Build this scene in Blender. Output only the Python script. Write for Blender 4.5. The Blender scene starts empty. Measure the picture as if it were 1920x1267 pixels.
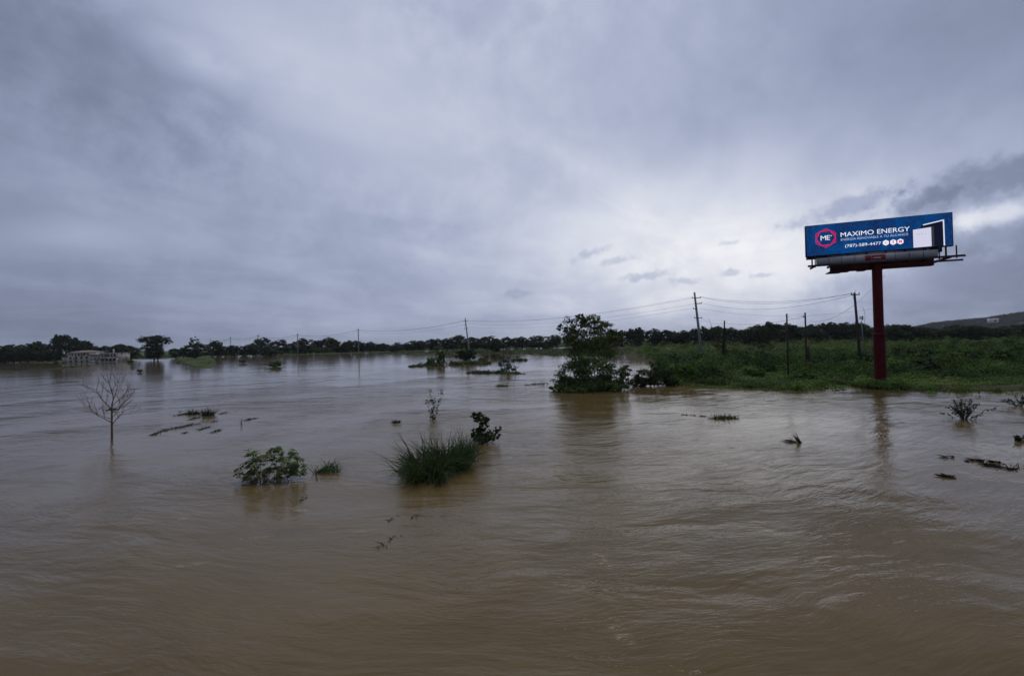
import bpy, math, random
import numpy as np
from mathutils import Matrix, Vector

random.seed(7)
rs = np.random.RandomState(11)
scene = bpy.context.scene
col = scene.collection

# ------------------------------------------------------------------ camera
FPX, CAMH = 907.0, 7.0
PITCH, ROLL = math.atan(6.5 / 907), math.radians(1.5)
F = np.array([0, math.cos(PITCH), math.sin(PITCH)])
R0 = np.array([1.0, 0, 0])
U0 = np.cross(R0, F)
RR = R0 * math.cos(ROLL) - U0 * math.sin(ROLL)
UU = U0 * math.cos(ROLL) + R0 * math.sin(ROLL)
CAM = np.array([0, 0, CAMH])
cd = bpy.data.cameras.new('camera')
cd.sensor_fit = 'HORIZONTAL'; cd.sensor_width = 36; cd.lens = FPX / 1920 * 36
cd.clip_start = 0.1; cd.clip_end = 20000
co = bpy.data.objects.new('camera', cd); col.objects.link(co)
co.matrix_world = Matrix(((RR[0], UU[0], -F[0], 0), (RR[1], UU[1], -F[1], 0), (RR[2], UU[2], -F[2], CAMH), (0, 0, 0, 1)))
scene.camera = co

def ray(x, y): return F * FPX + RR * (x - 960) - UU * (y - 633.5)
def W(x, y, z=0.0):                       # survey helper: sight line to a level
    d = ray(x, y); return CAM + d * (z - CAMH) / d[2]
def P(x, y, Y):                           # survey helper: sight line at a distance
    d = ray(x, y); return CAM + d * Y / d[1]
def azel(x, y):
    d = ray(x, y); d = d / np.linalg.norm(d)
    return math.atan2(d[0], d[1]), math.asin(d[2])

# ------------------------------------------------------------------ node helpers
class NT:
    def __init__(s, tree): s.t = tree
    def n(s, typ, ins=None, **kw):
        nd = s.t.nodes.new(typ)
        for k, v in kw.items(): setattr(nd, k, v)
        for k, v in (ins or {}).items(): s.set(nd.inputs[k], v)
        return nd
    def set(s, sock, v):
        if isinstance(v, bpy.types.NodeSocket): s.t.links.new(v, sock)
        else: sock.default_value = v
    def m(s, op, a, b=0.0, c=0.0, clamp=False):
        nd = s.t.nodes.new('ShaderNodeMath'); nd.operation = op; nd.use_clamp = clamp
        s.set(nd.inputs[0], a); s.set(nd.inputs[1], b)
        if op in ('MULTIPLY_ADD', 'SMOOTH_MIN'): s.set(nd.inputs[2], c)
        return nd.outputs[0]
    def xyz(s, x, y, z=0.0): return s.n('ShaderNodeCombineXYZ', {0: x, 1: y, 2: z}).outputs[0]
    def noise(s, vec, scale, detail=4, rough=0.5, dist=0.0):
        return s.n('ShaderNodeTexNoise', {'Vector': vec, 'Scale': scale, 'Detail': detail, 'Roughness': rough, 'Distortion': dist}).outputs[0]
    def ss(s, v, a, b, lo=0.0, hi=1.0):
        return s.n('ShaderNodeMapRange', {0: v, 1: a, 2: b, 3: lo, 4: hi}, interpolation_type='SMOOTHSTEP').outputs[0]
    def mix(s, f, a, b):
        nd = s.t.nodes.new('ShaderNodeMix'); nd.data_type = 'RGBA'
        s.set(nd.inputs[0], f)
        for i, v in ((6, a), (7, b)):
            s.set(nd.inputs[i], v if isinstance(v, bpy.types.NodeSocket) else (*v[:3], 1))
        return nd.outputs[2]

# ------------------------------------------------------------------ world: overcast sky
SUN_EL, SUN_AZ = math.radians(68), math.radians(22)
world = bpy.data.worlds.new('World'); scene.world = world; world.use_nodes = True
world.node_tree.nodes.clear()
g = NT(world.node_tree)
d = g.n('ShaderNodeTexCoord').outputs['Generated']
sp = g.n('ShaderNodeSeparateXYZ', {0: d}); sx, sy, sz = sp.outputs
az = g.m('ARCTAN2', sx, sy); el = g.m('ARCSINE', sz)
zz = g.m('ADD', g.m('MAXIMUM', sz, 0.0), 0.16)
pu, pv = g.m('DIVIDE', sx, zz), g.m('DIVIDE', sy, zz)
ca, sa = math.cos(math.radians(-32)), math.sin(math.radians(-32))
ru = g.m('ADD', g.m('MULTIPLY', pu, ca), g.m('MULTIPLY', pv, sa))
rv = g.m('ADD', g.m('MULTIPLY', pu, -sa), g.m('MULTIPLY', pv, ca))
plane = g.xyz(ru, g.m('MULTIPLY', rv, 0.62), 3.7)
n_big = g.noise(plane, 0.55, 2, 0.5, 0.0)
n_mid = g.noise(plane, 1.6, 4, 0.55, 0.5)
n_fin = g.noise(d, 16.0, 4, 0.6, 0.0)
# broad bright quarter where the cloud is thinnest; falloff also paints in lens vignetting
def lobe(px, py, wa, we):
    a0, e0 = azel(px, py)
    q = g.m('ADD', g.m('POWER', g.m('DIVIDE', g.m('SUBTRACT', az, a0), wa), 2.0), g.m('POWER', g.m('DIVIDE', g.m('SUBTRACT', el, e0), we), 2.0))
    return g.m('EXPONENT', g.m('MULTIPLY', q, -1.0))
lum = g.m('ADD', 0.205, g.m('MULTIPLY', lobe(960, 230, 0.80, 0.80), 0.325))
lum = g.m('ADD', lum, g.m('MULTIPLY', lobe(1440, 490, 0.36, 0.16), 0.40))
lum = g.m('MULTIPLY', lum, g.ss(n_big, 0.3, 0.7, 0.90, 1.10))
lum = g.m('MULTIPLY', lum, g.ss(n_mid, 0.3, 0.72, 0.90, 1.10))
lum = g.m('MULTIPLY', lum, g.ss(n_fin, 0.3, 0.7, 0.955, 1.045))
azel_v = g.xyz(az, el, 0.0)
rag_v = g.m('MULTIPLY', g.m('SUBTRACT', n_fin, 0.5), 2.4)
rag_s = g.m('MULTIPLY', g.m('SUBTRACT', g.noise(d, 44.0, 3, 0.6), 0.5), 3.4)
def cloud(l, px, py, rx, ry, ang, k, rag=1.0, hard=0.35):
    a0, e0 = azel(px, py)
    c = FPX / ((px - 960) ** 2 + FPX ** 2) ** 0.5
    wa, we = rx / FPX * c * c, ry / FPX * c
    v = g.n('ShaderNodeMapping', {'Vector': azel_v, 'Location': (a0, e0, 0), 'Rotation': (0, 0, math.radians(ang)), 'Scale': (wa, we, 1)}, vector_type='TEXTURE').outputs[0]
    q = g.m('MULTIPLY_ADD', rag_s if ry < 20 else rag_v, rag, g.n('ShaderNodeVectorMath', {0: v}, operation='LENGTH').outputs['Value'])
    mk = g.ss(q, 1.0 + hard, 1.0 - hard, 0.0, k)
    return g.m('MULTIPLY', l, g.m('SUBTRACT', 1.0, mk))
for args in [(1840, 345, 190, 32, 15, .40, 1.3, .6), (1585, 390, 100, 15, 13, .30, .8, .6), (1730, 372, 80, 16, 8, .25, .9, .4),
             (1800, 540, 260, 75, 4, .40, .5, .6), (1860, 445, 110, 28, 6, .22, 1., .5),
             (1110, 474, 26, 6, 18, .24, 1.2, .8), (1160, 488, 24, 5, 6, .22, 1.2, .8), (1212, 518, 36, 6, 4, .27, 1.2, .8),
             (1280, 527, 28, 6, -8, .25, 1.2, .8), (1372, 512, 20, 6, 0, .25, 1.2, .8), (1430, 516, 18, 4, 0, .24, 1.2, .8),
             (965, 550, 30, 7, 0, .16, 1.1, .5), (1370, 455, 16, 5, 0, .2, 1.1, .5),
             (200, 130, 240, 95, -12, .30, .6, .9), (720, 430, 240, 50, -8, .10, .7, 1.), (915, 20, 110, 40, 0, .14, .7, .8), (280, 585, 300, 45, 0, .14, .3, .9)]:
    lum = cloud(lum, *args)
for args in [(345, 105, 90, 30, -10, -.28, 1., .7), (560, 150, 200, 60, -20, -.20, .9, .9), (1865, 405, 95, 19, 8, -.60, .6, .7), (1330, 330, 330, 40, 14, -.10, .8, .9), (130, 435, 110, 22, 0, -.15, 1., .8)]:
    lum = cloud(lum, *args)
tint = g.mix(g.ss(lum, 0.15, 0.98), (0.825, 0.965, 1.42), (0.98, 0.99, 1.03))
cl = g.n('ShaderNodeVectorMath', {0: tint, 1: g.xyz(lum, lum, lum)}, operation='MULTIPLY').outputs[0]
cl10 = g.n('ShaderNodeVectorMath', {0: cl, 3: 10.0}, operation='SCALE').outputs[0]
sky = g.n('ShaderNodeTexSky', sky_type='NISHITA', sun_disc=False, sun_elevation=SUN_EL, sun_rotation=SUN_AZ, air_density=1.2, dust_density=3.0)
skyc = g.mix(0.97, sky.outputs[0], cl10)
bg = g.n('ShaderNodeBackground', {0: skyc, 1: 0.1})
g.n('ShaderNodeOutputWorld', {0: bg.outputs[0]})

world.cycles.sampling_method = 'MANUAL'; world.cycles.sample_map_resolution = 128
ld = bpy.data.lights.new('sun', 'SUN'); ld.energy = 1.0; ld.angle = math.radians(25); ld.color = (1, 0.97, 0.93)
lo = bpy.data.objects.new('sun', ld); col.objects.link(lo)
sd = Vector((math.sin(SUN_AZ) * math.cos(SUN_EL), math.cos(SUN_AZ) * math.cos(SUN_EL), math.sin(SUN_EL)))
lo.rotation_euler = sd.to_track_quat('Z', 'Y').to_euler(); lo.location = (30, 30, 120)

scene.view_settings.view_transform = 'Standard'; scene.view_settings.look = 'None'
scene.view_settings.exposure = 0.0; scene.view_settings.gamma = 1.0; scene.view_settings.use_curve_mapping = False
scene.render.engine = 'CYCLES'
scene.cycles.use_denoising = True
scene.cycles.max_bounces = 6; scene.cycles.diffuse_bounces = 3; scene.cycles.glossy_bounces = 3
scene.cycles.transmission_bounces = 3; scene.cycles.transparent_max_bounces = 4
scene.cycles.caustics_reflective = False; scene.cycles.caustics_refractive = False

# ------------------------------------------------------------------ materials
MATS = {}
def mat(name, rgb, rough=0.7, spec=0.3, var=0.0, vscale=3.0, bump=0.0, bscale=20.0, metal=0.0, dirt=None, dscale=0.5):
    m = bpy.data.materials.new(name); m.use_nodes = True; m.node_tree.nodes.clear(); t = NT(m.node_tree)
    pos = t.n('ShaderNodeTexCoord').outputs['Object']
    c = t.mix(1.0, rgb, rgb)
    if var:
        nz = t.noise(pos, vscale, 6, 0.6)
        c = t.mix(t.ss(nz, .3, .7), tuple(v * (1 - var) for v in rgb), tuple(v * (1 + var) for v in rgb))
    if dirt:
        nz = t.noise(pos, dscale, 8, 0.65, 0.5)
        c = t.mix(t.ss(nz, .48, .68), c, dirt)
    p = t.n('ShaderNodeBsdfPrincipled', {'Base Color': c, 'Roughness': rough, 'Specular IOR Level': spec, 'Metallic': metal})
    if bump:
        b = t.n('ShaderNodeBump', {'Height': t.noise(pos, bscale, 5, .6), 'Strength': bump, 'Distance': 0.05})
        t.set(p.inputs['Normal'], b.outputs[0])
    t.n('ShaderNodeOutputMaterial', {0: p.outputs[0]})
    MATS[name] = m; return m
def foliage_mat(name, trans=0.25, rough=0.55):
    m = bpy.data.materials.new(name); m.use_nodes = True; m.node_tree.nodes.clear(); t = NT(m.node_tree)
    a = t.n('ShaderNodeAttribute', attribute_name='Col').outputs[0]
    r = t.n('ShaderNodeObjectInfo').outputs['Random']
    hs = t.n('ShaderNodeHueSaturation', {'Hue': t.n('ShaderNodeMapRange', {0: r, 3: .485, 4: .515}).outputs[0], 'Saturation': 1.0,
             'Value': t.n('ShaderNodeMapRange', {0: r, 3: .82, 4: 1.18}).outputs[0], 'Color': a}).outputs[0]
    p = t.n('ShaderNodeBsdfPrincipled', {'Base Color': hs, 'Roughness': rough, 'Specular IOR Level': 0.06})
    tr = t.n('ShaderNodeBsdfTranslucent', {0: hs})
    mx = t.n('ShaderNodeMixShader', {0: trans, 1: p.outputs[0], 2: tr.outputs[0]})
    t.n('ShaderNodeOutputMaterial', {0: mx.outputs[0]})
    MATS[name] = m; return m
def emit_mat(name, rgb, k=1.0, pattern=None):
    m = bpy.data.materials.new(name); m.use_nodes = True; m.node_tree.nodes.clear(); t = NT(m.node_tree)
    c = t.mix(1.0, rgb, rgb)
    if pattern:
        pos = t.n('ShaderNodeTexCoord').outputs['Object']
        wob = t.n('ShaderNodeVectorMath', {0: pos, 1: t.n('ShaderNodeTexNoise', {'Vector': pos, 'Scale': .8, 'Detail': 1.}).outputs[1]}, operation='ADD').outputs[0]
        c = t.mix(t.ss(t.noise(pos, .35, 3, .6), .38, .66), rgb, pattern)
        for sc, wd in ((1.3, .05), (2.4, .05), (.7, .03)):
            v = t.n('ShaderNodeTexVoronoi', {'Vector': wob, 'Scale': sc}, feature='DISTANCE_TO_EDGE').outputs[0]
            c = t.mix(t.ss(v, wd, 0.0, 0.0, .22), c, (0.01, 0.12, 0.34))
    e = t.n('ShaderNodeEmission', {0: c, 1: k})
    t.n('ShaderNodeOutputMaterial', {0: e.outputs[0]})
    MATS[name] = m; return m
foliage_mat('leaf'); foliage_mat('reed', 0.2, 0.4)
mat('bark', (0.12, 0.095, 0.075), .9, .2, .3, 4, .5, 30)
mat('pale_bark', (0.22, 0.15, 0.085), .85, .2, .25, 6, .4, 40)
mat('concrete', (0.30, 0.31, 0.31), .85, .25, .18, 1.5, .3, 25, dirt=(0.18, 0.18, 0.17))
mat('pole_wood', (0.075, 0.06, 0.05), .9, .2, .3, 5, .5, 30)
mat('wire', (0.03, 0.03, 0.033), .5, .4)
mat('ceramic', (0.16, 0.15, 0.15), .3, .5)
mat('galvanised', (0.22, 0.23, 0.24), .5, .4, .15, 5, metal=.4)
mat('red_paint', (0.085, 0.004, 0.008), .6, .15, .14, .7, .08, 12, dirt=(0.06, 0.005, 0.008), dscale=.6)
mat('dark_red_paint', (0.085, 0.010, 0.016), .55, .35, .2, 1.2, .08, 12)
mat('dark_steel', (0.03, 0.03, 0.035), .6, .35, .2, 3)
mat('black_cabinet', (0.012, 0.012, 0.014), .6, .3, .2, 2)
mat('grey_board', (0.42, 0.43, 0.45), .7, .3, .12, .8, dirt=(0.33, 0.33, 0.34))
mat('sign_red', (0.35, 0.012, 0.035), .5, .4, .1)
mat('sign_white', (0.6, 0.58, 0.58), .5, .4, .1)
mat('old_wall', (0.74, 0.70, 0.62), .9, .2, .2, .35, .3, 4, dirt=(0.2, 0.18, 0.15), dscale=.25)
mat('old_wall_grey', (0.62, 0.60, 0.56), .9, .2, .3, .4, .3, 4, dirt=(0.10, 0.095, 0.085), dscale=.3)  # greyer, darker wall tone with darker dirt
mat('rust_roof', (0.24, 0.19, 0.17), .85, .2, .3, .6, .2, 8)
mat('white_house', (0.8, 0.8, 0.8), .8, .2, .05)
mat('house_red', (0.4, 0.06, 0.05), .8, .2, .05)
mat('soil', (0.06, 0.055, 0.03), .95, .1, .35, .6, .4, 3)
mat('meadow', (0.06, 0.085, 0.028), .95, .1, .35, .05, .4, 1, dirt=(0.075, 0.07, 0.035), dscale=.03)
mat('debris', (0.05, 0.045, 0.028), .9, .2, .4, 5, .4, 20)
emit_mat('led_blue', (0.006, 0.022, 0.10), 1.0, (0.002, 0.048, 0.19))
emit_mat('led_white', (0.85, 0.86, 0.95)); emit_mat('led_soft', (0.42, 0.52, 0.72)); emit_mat('led_pink', (0.80, 0.004, 0.095))
emit_mat('led_device', (0.62, 0.62, 0.78)); emit_mat('led_dark', (0.006, 0.008, 0.022)); emit_mat('led_grey', (0.03, 0.04, 0.05)); emit_mat('led_text', (0.38, 0.38, 0.48)); emit_mat('led_rose', (0.75, 0.38, 0.52))
emit_mat('led_line', (0.66, 0.72, 0.86))

# muddy flood water
def water_mat():
    m = bpy.data.materials.new('flood_water'); m.use_nodes = True; m.node_tree.nodes.clear(); t = NT(m.node_tree)
    pos = t.n('ShaderNodeNewGeometry').outputs['Position']
    s = t.n('ShaderNodeSeparateXYZ', {0: pos}); x, y = s.outputs[0], s.outputs[1]
    # the current turns as it crosses the field, so the ripples do too
    ang = t.m('MULTIPLY', t.ss(x, -25, 35), -0.55); ang = t.m('ADD', ang, 0.22)
    rot = t.n('ShaderNodeVectorRotate', {'Vector': pos, 'Angle': ang}, rotation_type='Z_AXIS').outputs[0]
    wob = t.n('ShaderNodeVectorMath', {0: rot, 1: t.n('ShaderNodeVectorMath', {0: t.n('ShaderNodeTexNoise', {'Vector': pos, 'Scale': .12, 'Detail': 3.}).outputs[1], 3: 3.0}, operation='SCALE').outputs[0]}, operation='ADD').outputs[0]
    def aniso(ax, ay): return t.n('ShaderNodeVectorMath', {0: wob, 1: (ax, ay, 1)}, operation='MULTIPLY').outputs[0]
    n1 = t.noise(aniso(.10, .34), 1.0, 3, .5, .4)
    n2 = t.noise(aniso(.6, 2.3), 1.0, 4, .55, .3)
    n3 = t.noise(aniso(3.0, 8.5), 1.0, 3, .6, .2)
    patch = t.ss(t.noise(pos, .045, 3, .55, .5), .36, .66)          # gusts and slack water
    near = t.ss(y, 150, 25, .12, 1.0)
    amp = t.m('MULTIPLY', t.m('ADD', t.m('MULTIPLY', patch, .75), .25), near)
    rightw = t.ss(x, 4, 26, 1.15, 1.25)
    h = t.m('MULTIPLY', n1, t.m('MULTIPLY', amp, .36))
    h = t.m('ADD', h, t.m('MULTIPLY', n2, t.m('MULTIPLY', t.m('MULTIPLY', amp, rightw), .066)))
    h = t.m('ADD', h, t.m('MULTIPLY', n3, t.m('MULTIPLY', t.m('MULTIPLY', amp, rightw), .019)))
    bp = t.n('ShaderNodeBump', {'Height': h, 'Strength': 1.0, 'Distance': 1.0})
    silt = t.noise(aniso(.05, .12), 1.0, 5, .6, 1.2)
    c = t.mix(t.ss(silt, .3, .7), (0.112, 0.077, 0.029), (0.142, 0.099, 0.038))
    fo = t.m('MULTIPLY', t.ss(t.noise(aniso(.5, 2.6), 1.0, 6, .7, 1.5), .63, .74), t.ss(t.noise(pos, .10, 2, .5), .52, .62))
    curl = t.ss(t.noise(aniso(2.2, 5.0), 1.0, 5, .7, 1.2), .50, .60)
    for fx, fy, fw, fh in [(475, 1008, .75, .16), (350, 1058, .7, .18), (565, 956, .7, .14), (345, 972, .35, .2), (690, 994, .6, .12), (440, 1030, .5, .1), (1130, 1050, .2, .8), (1160, 1180, .25, .8)]:
        fc = W(fx, fy)
        e = t.n('ShaderNodeVectorMath', {0: t.n('ShaderNodeMapping', {'Vector': pos, 'Location': (fc[0], fc[1], 0), 'Rotation': (0, 0, .25), 'Scale': (fw, fh, 1)}, vector_type='TEXTURE').outputs[0]}, operation='LENGTH').outputs['Value']
        fo = t.m('MAXIMUM', fo, t.m('MULTIPLY', t.ss(e, 1.25, .3), curl))
    c = t.mix(t.m('MULTIPLY', fo, .75), c, (0.36, 0.27, 0.16))
    p = t.n('ShaderNodeBsdfPrincipled', {'Base Color': c, 'Roughness': 0.07, 'IOR': 1.26, 'Normal': bp.outputs[0]})
    t.n('ShaderNodeOutputMaterial', {0: p.outputs[0]})
    MATS['water'] = m
water_mat()

# ------------------------------------------------------------------ mesh helpers
class MB:
    def __init__(s): s.v = []; s.c = []; s.q = []; s.t = []; s.n = 0
    def add(s, v, quads=None, tris=None, c=(0.1, 0.1, 0.1)):
        v = np.asarray(v, float).reshape(-1, 3)
        cc = np.asarray(c, float)
        if cc.ndim == 1: cc = np.tile(cc, (len(v), 1))
        s.v.append(v); s.c.append(cc)
        if quads is not None and len(quads): s.q.append(np.asarray(quads, int).reshape(-1, 4) + s.n)
        if tris is not None and len(tris): s.t.append(np.asarray(tris, int).reshape(-1, 3) + s.n)
        s.n += len(v); return s
    def mesh(s, name, material, smooth=False):
        v = np.concatenate(s.v); me = bpy.data.meshes.new(name)
        q = np.concatenate(s.q) if s.q else np.zeros((0, 4), int)
        t = np.concatenate(s.t) if s.t else np.zeros((0, 3), int)
        me.vertices.add(len(v)); me.vertices.foreach_set('co', v.astype(np.float32).ravel())
        me.loops.add(q.size + t.size); me.loops.foreach_set('vertex_index', np.concatenate([q.ravel(), t.ravel()]).astype(np.int32))
        me.polygons.add(len(q) + len(t))
        ls = np.concatenate([np.arange(len(q)) * 4, q.size + np.arange(len(t)) * 3]).astype(np.int32)
        me.polygons.foreach_set('loop_start', ls)
        if smooth: me.polygons.foreach_set('use_smooth', np.ones(len(q) + len(t), bool))
        me.update(calc_edges=True)
        a = me.color_attributes.new('Col', 'FLOAT_COLOR', 'POINT')
        cc = np.concatenate([np.concatenate(s.c), np.ones((len(v), 1))], 1)
        a.data.foreach_set('color', cc.astype(np.float32).ravel())
        me.materials.append(MATS[material]); me.validate()
        return me
    def build(s, name, material, parent=None, smooth=False, loc=None):
        return link(name, s.mesh(name, material, smooth), parent, loc)
    def box(s, lo, hi, M=None, c=(.1, .1, .1)):
        (a, b, d), (e, f, h) = lo, hi
        v = np.array([(a, b, d), (e, b, d), (e, f, d), (a, f, d), (a, b, h), (e, b, h), (e, f, h), (a, f, h)], float)
        if M is not None: v = v @ np.array(M.to_3x3()).T + np.array(M.translation)
        return s.add(v, [(0, 3, 2, 1), (4, 5, 6, 7), (0, 1, 5, 4), (1, 2, 6, 5), (2, 3, 7, 6), (3, 0, 4, 7)], c=c)
    def tube(s, pts, rad, sides=6, c=(.1, .1, .1), cap=True):
        pts = np.asarray(pts, float); n = len(pts)
        rad = np.broadcast_to(np.asarray(rad, float), (n,))
        tg = np.gradient(pts, axis=0); tg /= np.linalg.norm(tg, axis=1)[:, None] + 1e-9
        ref = np.array([0, 0, 1.0]) if abs(tg[0][2]) < .8 else np.array([1.0, 0, 0])
        a = np.cross(tg, ref); a /= np.linalg.norm(a, axis=1)[:, None] + 1e-9
        b = np.cross(tg, a)
        th = np.arange(sides) / sides * 2 * math.pi
        v = pts[:, None] + rad[:, None, None] * (np.cos(th)[None, :, None] * a[:, None] + np.sin(th)[None, :, None] * b[:, None])
        i = np.arange(n - 1)[:, None] * sides; j = np.arange(sides)[None]; k = (j + 1) % sides
        q = np.stack([i + j, i + k, i + sides + k, i + sides + j], -1).reshape(-1, 4)
        t = []
        if cap:
            t = [(0, m_ + 1, m_) for m_ in range(1, sides - 1)] + [((n - 1) * sides, (n - 1) * sides + m_, (n - 1) * sides + m_ + 1) for m_ in range(1, sides - 1)]
        return s.add(v, q, t, c)
    def leaves(s, ctr, nrm, L, Wd, c, axis=None):
        ctr = np.asarray(ctr, float); N = len(ctr)
        nrm = nrm / (np.linalg.norm(nrm, axis=1)[:, None] + 1e-9)
        if axis is None: axis = rs.normal(size=(N, 3))
        a = axis - nrm * np.sum(axis * nrm, 1)[:, None]; a /= np.linalg.norm(a, axis=1)[:, None] + 1e-9
        b = np.cross(nrm, a)
        L = np.broadcast_to(L, (N,))[:, None]; Wd = np.broadcast_to(Wd, (N,))[:, None]
        v = np.stack([ctr - a * L / 2, ctr + b * Wd / 2 + a * L * .05, ctr + a * L / 2 - nrm * L * .12, ctr - b * Wd / 2 + a * L * .05], 1)
        q = np.arange(N * 4).reshape(N, 4)
        c = np.asarray(c, float)
        if c.ndim == 1: c = np.tile(c, (N, 1))
        return s.add(v.reshape(-1, 3), q, None, np.repeat(c, 4, 0))
    def blades(s, base, dirn, L, Wd, droop, c, seg=4):
        base = np.asarray(base, float); N = len(base)
        dirn = dirn / np.linalg.norm(dirn, axis=1)[:, None]
        L = np.broadcast_to(L, (N,)); Wd = np.broadcast_to(Wd, (N,)); droop = np.broadcast_to(droop, (N,))
        side = np.cross(dirn, rs.normal(size=(N, 3))); side /= np.linalg.norm(side, axis=1)[:, None]
        V = []
        for k in range(seg + 1):
            t = k / seg
            p = base + dirn * (L * t)[:, None]
            p[:, 2] -= droop * L * t * t
            w = (Wd * (1 - t ** 2 * .96) * .5)[:, None]
            V += [p - side * w, p + side * w]
        V = np.stack(V, 1)
        o = np.arange(N)[:, None] * (2 * seg + 2)
        q = np.concatenate([np.stack([o[:, 0] + 2 * k, o[:, 0] + 2 * k + 1, o[:, 0] + 2 * k + 3, o[:, 0] + 2 * k + 2], 1) for k in range(seg)])
        c = np.asarray(c, float)
        if c.ndim == 1: c = np.tile(c, (N, 1))
        return s.add(V.reshape(-1, 3), q, None, np.repeat(c, 2 * seg + 2, 0))

def link(name, data, parent=None, loc=None):
    o = bpy.data.objects.new(name, data); col.objects.link(o)
    if parent is not None: o.parent = parent
    if loc is not None: o.location = loc
    return o
def thing(name, label, cat, loc=(0, 0, 0), group=None, rz=0.0):
    o = link(name, None, None, tuple(loc)); o.rotation_euler = (0, 0, rz); o.empty_display_size = .3
    return tag(o, label, cat, group)
def tag(o, label, cat, group=None, kind=None):
    o['label'] = label; o['category'] = cat
    if group: o['group'] = group
    if kind: o['kind'] = kind
    return o
def struct(o): o['kind'] = 'structure'; return o
def copy_tree(o, parent=None):
    c = o.copy(); col.objects.link(c); c.parent = parent
    for ch in list(o.children): copy_tree(ch, c)
    return c
def jitter(c, n, k=.25):
    c = np.asarray(c, float); f_ = 1 + rs.uniform(-k, k, (n, 1))
    return np.clip(c * f_ * (1 + rs.uniform(-.1, .1, (n, 3))), 0, 1)
def fbm(x, y, scale, seed=0, octs=4):
    x = np.asarray(x, float) / scale; y = np.asarray(y, float) / scale; out = 0; a = 1.0; tot = 0
    for k in range(octs):
        r_ = np.random.RandomState(seed + k * 17).rand(256, 256)
        xi, yi = np.floor(x).astype(int), np.floor(y).astype(int); fx, fy = x - xi, y - yi
        fx, fy = fx * fx * (3 - 2 * fx), fy * fy * (3 - 2 * fy)
        G = lambda i, j: r_[i % 256, j % 256]
        out = out + a * ((G(xi, yi) * (1 - fx) + G(xi + 1, yi) * fx) * (1 - fy) + (G(xi, yi + 1) * (1 - fx) + G(xi + 1, yi + 1) * fx) * fy)
        tot += a; a *= .5; x, y = x * 2.03, y * 2.03
    return out / tot
def inpoly(x, y, poly):
    poly = np.asarray(poly); r_ = np.zeros(np.shape(x), bool); j = len(poly) - 1
    for i in range(len(poly)):
        xi, yi, xj, yj = *poly[i][:2], *poly[j][:2]
        r_ ^= ((yi > y) != (yj > y)) & (x < (xj - xi) * (y - yi) / (yj - yi + 1e-12) + xi)
        j = i
    return r_

# ------------------------------------------------------------------ setting: water
def build_water():
    ys = np.concatenate([[-60, -20], np.linspace(2, 120, 60), np.geomspace(126, 9000, 40)])
    xs = np.concatenate([-np.geomspace(9000, 90, 24), np.linspace(-84, 84, 57), np.geomspace(90, 9000, 24)])
    X, Y = np.meshgrid(xs, ys)
    Z = np.zeros_like(X)
    nx = len(xs)
    i = np.arange(len(ys) - 1)[:, None] * nx; j = np.arange(nx - 1)[None]
    q = np.stack([i + j, i + j + 1, i + nx + j + 1, i + nx + j], -1).reshape(-1, 4)
    mb = MB(); mb.add(np.stack([X, Y, Z], -1).reshape(-1, 3), q)
    return struct(mb.build('flood_water', 'water', None, True))
build_water()

# ------------------------------------------------------------------ setting: land
def sheet(name, poly, z, material, rough=1.0, seed=3):
    """a low piece of land with a ragged edge, a slope into the water"""
    pts = []
    poly = [np.asarray(p_[:2], float) for p_ in poly]
    for a, b in zip(poly, poly[1:] + poly[:1]):
        L = np.linalg.norm(b - a); n = int(max(1, min(24, L / (3 * rough))))
        for k in range(n): pts.append(a + (b - a) * k / n)
    pts = np.array(pts); c = pts.mean(0)
    off = (fbm(pts[:, 0], pts[:, 1], 6 * rough, seed) - .5) * 3.0 * rough
    dn = pts - c; dn /= np.linalg.norm(dn, axis=1)[:, None] + 1e-9
    pts = pts + dn * off[:, None]
    n = len(pts)
    me = bpy.data.meshes.new(name)
    v = [(x, y, z) for x, y in pts] + [(x, y, -.35) for x, y in pts + dn * 1.2 * rough]
    me.from_pydata(v, [], [tuple(range(n))] + [(i, i + n, (i + 1) % n + n, (i + 1) % n) for i in range(n)])
    me.materials.append(MATS[material]); me.update()
    return struct(link(name, me))

FIELD = [W(1262, 720)[:2], W(1330, 724)[:2], W(1400, 729)[:2], W(1480, 729)[:2], W(1560, 722)[:2], W(1600, 722)[:2], W(1650, 728)[:2], W(1730, 732)[:2], W(1830, 733)[:2], W(1920, 734)[:2],
         np.array([110, 52]), np.array([210, 60]), np.array([420, 160]), np.array([420, 420]), np.array([60, 420]), np.array([70, 300]), W(1170, 655)[:2], W(1190, 668)[:2], W(1230, 684)[:2], W(1235, 700)[:2]]
def field_z(x, y):
    dshore = np.clip((np.asarray(y) - 64) / 60, 0, 1)
    return .25 + .5 * dshore + .9 * (fbm(x, y, 14, 5, 3) - .4) * np.clip(dshore * 4, .15, 1)
def build_field():
    mb = MB()
    xs = np.linspace(5, 430, 171); ys = np.concatenate([np.linspace(48, 140, 70), np.geomspace(142, 430, 50)])
    X, Y = np.meshgrid(xs, ys); Z = field_z(X, Y)
    ins = inpoly(X, Y, FIELD); Z = np.where(ins, Z, -.6)
    nx = len(xs); i = np.arange(len(ys) - 1)[:, None] * nx; j = np.arange(nx - 1)[None]
    q = np.stack([i + j, i + j + 1, i + nx + j + 1, i + nx + j], -1).reshape(-1, 4)
    keep = ins.ravel()[q].any(1)
    mb.add(np.stack([X, Y, Z], -1).reshape(-1, 3), q[keep])
    return struct(mb.build('field_ground', 'soil', None, True))
build_field()
def far(pl): return [W(x, y)[:2] for x, y in pl]
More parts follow.
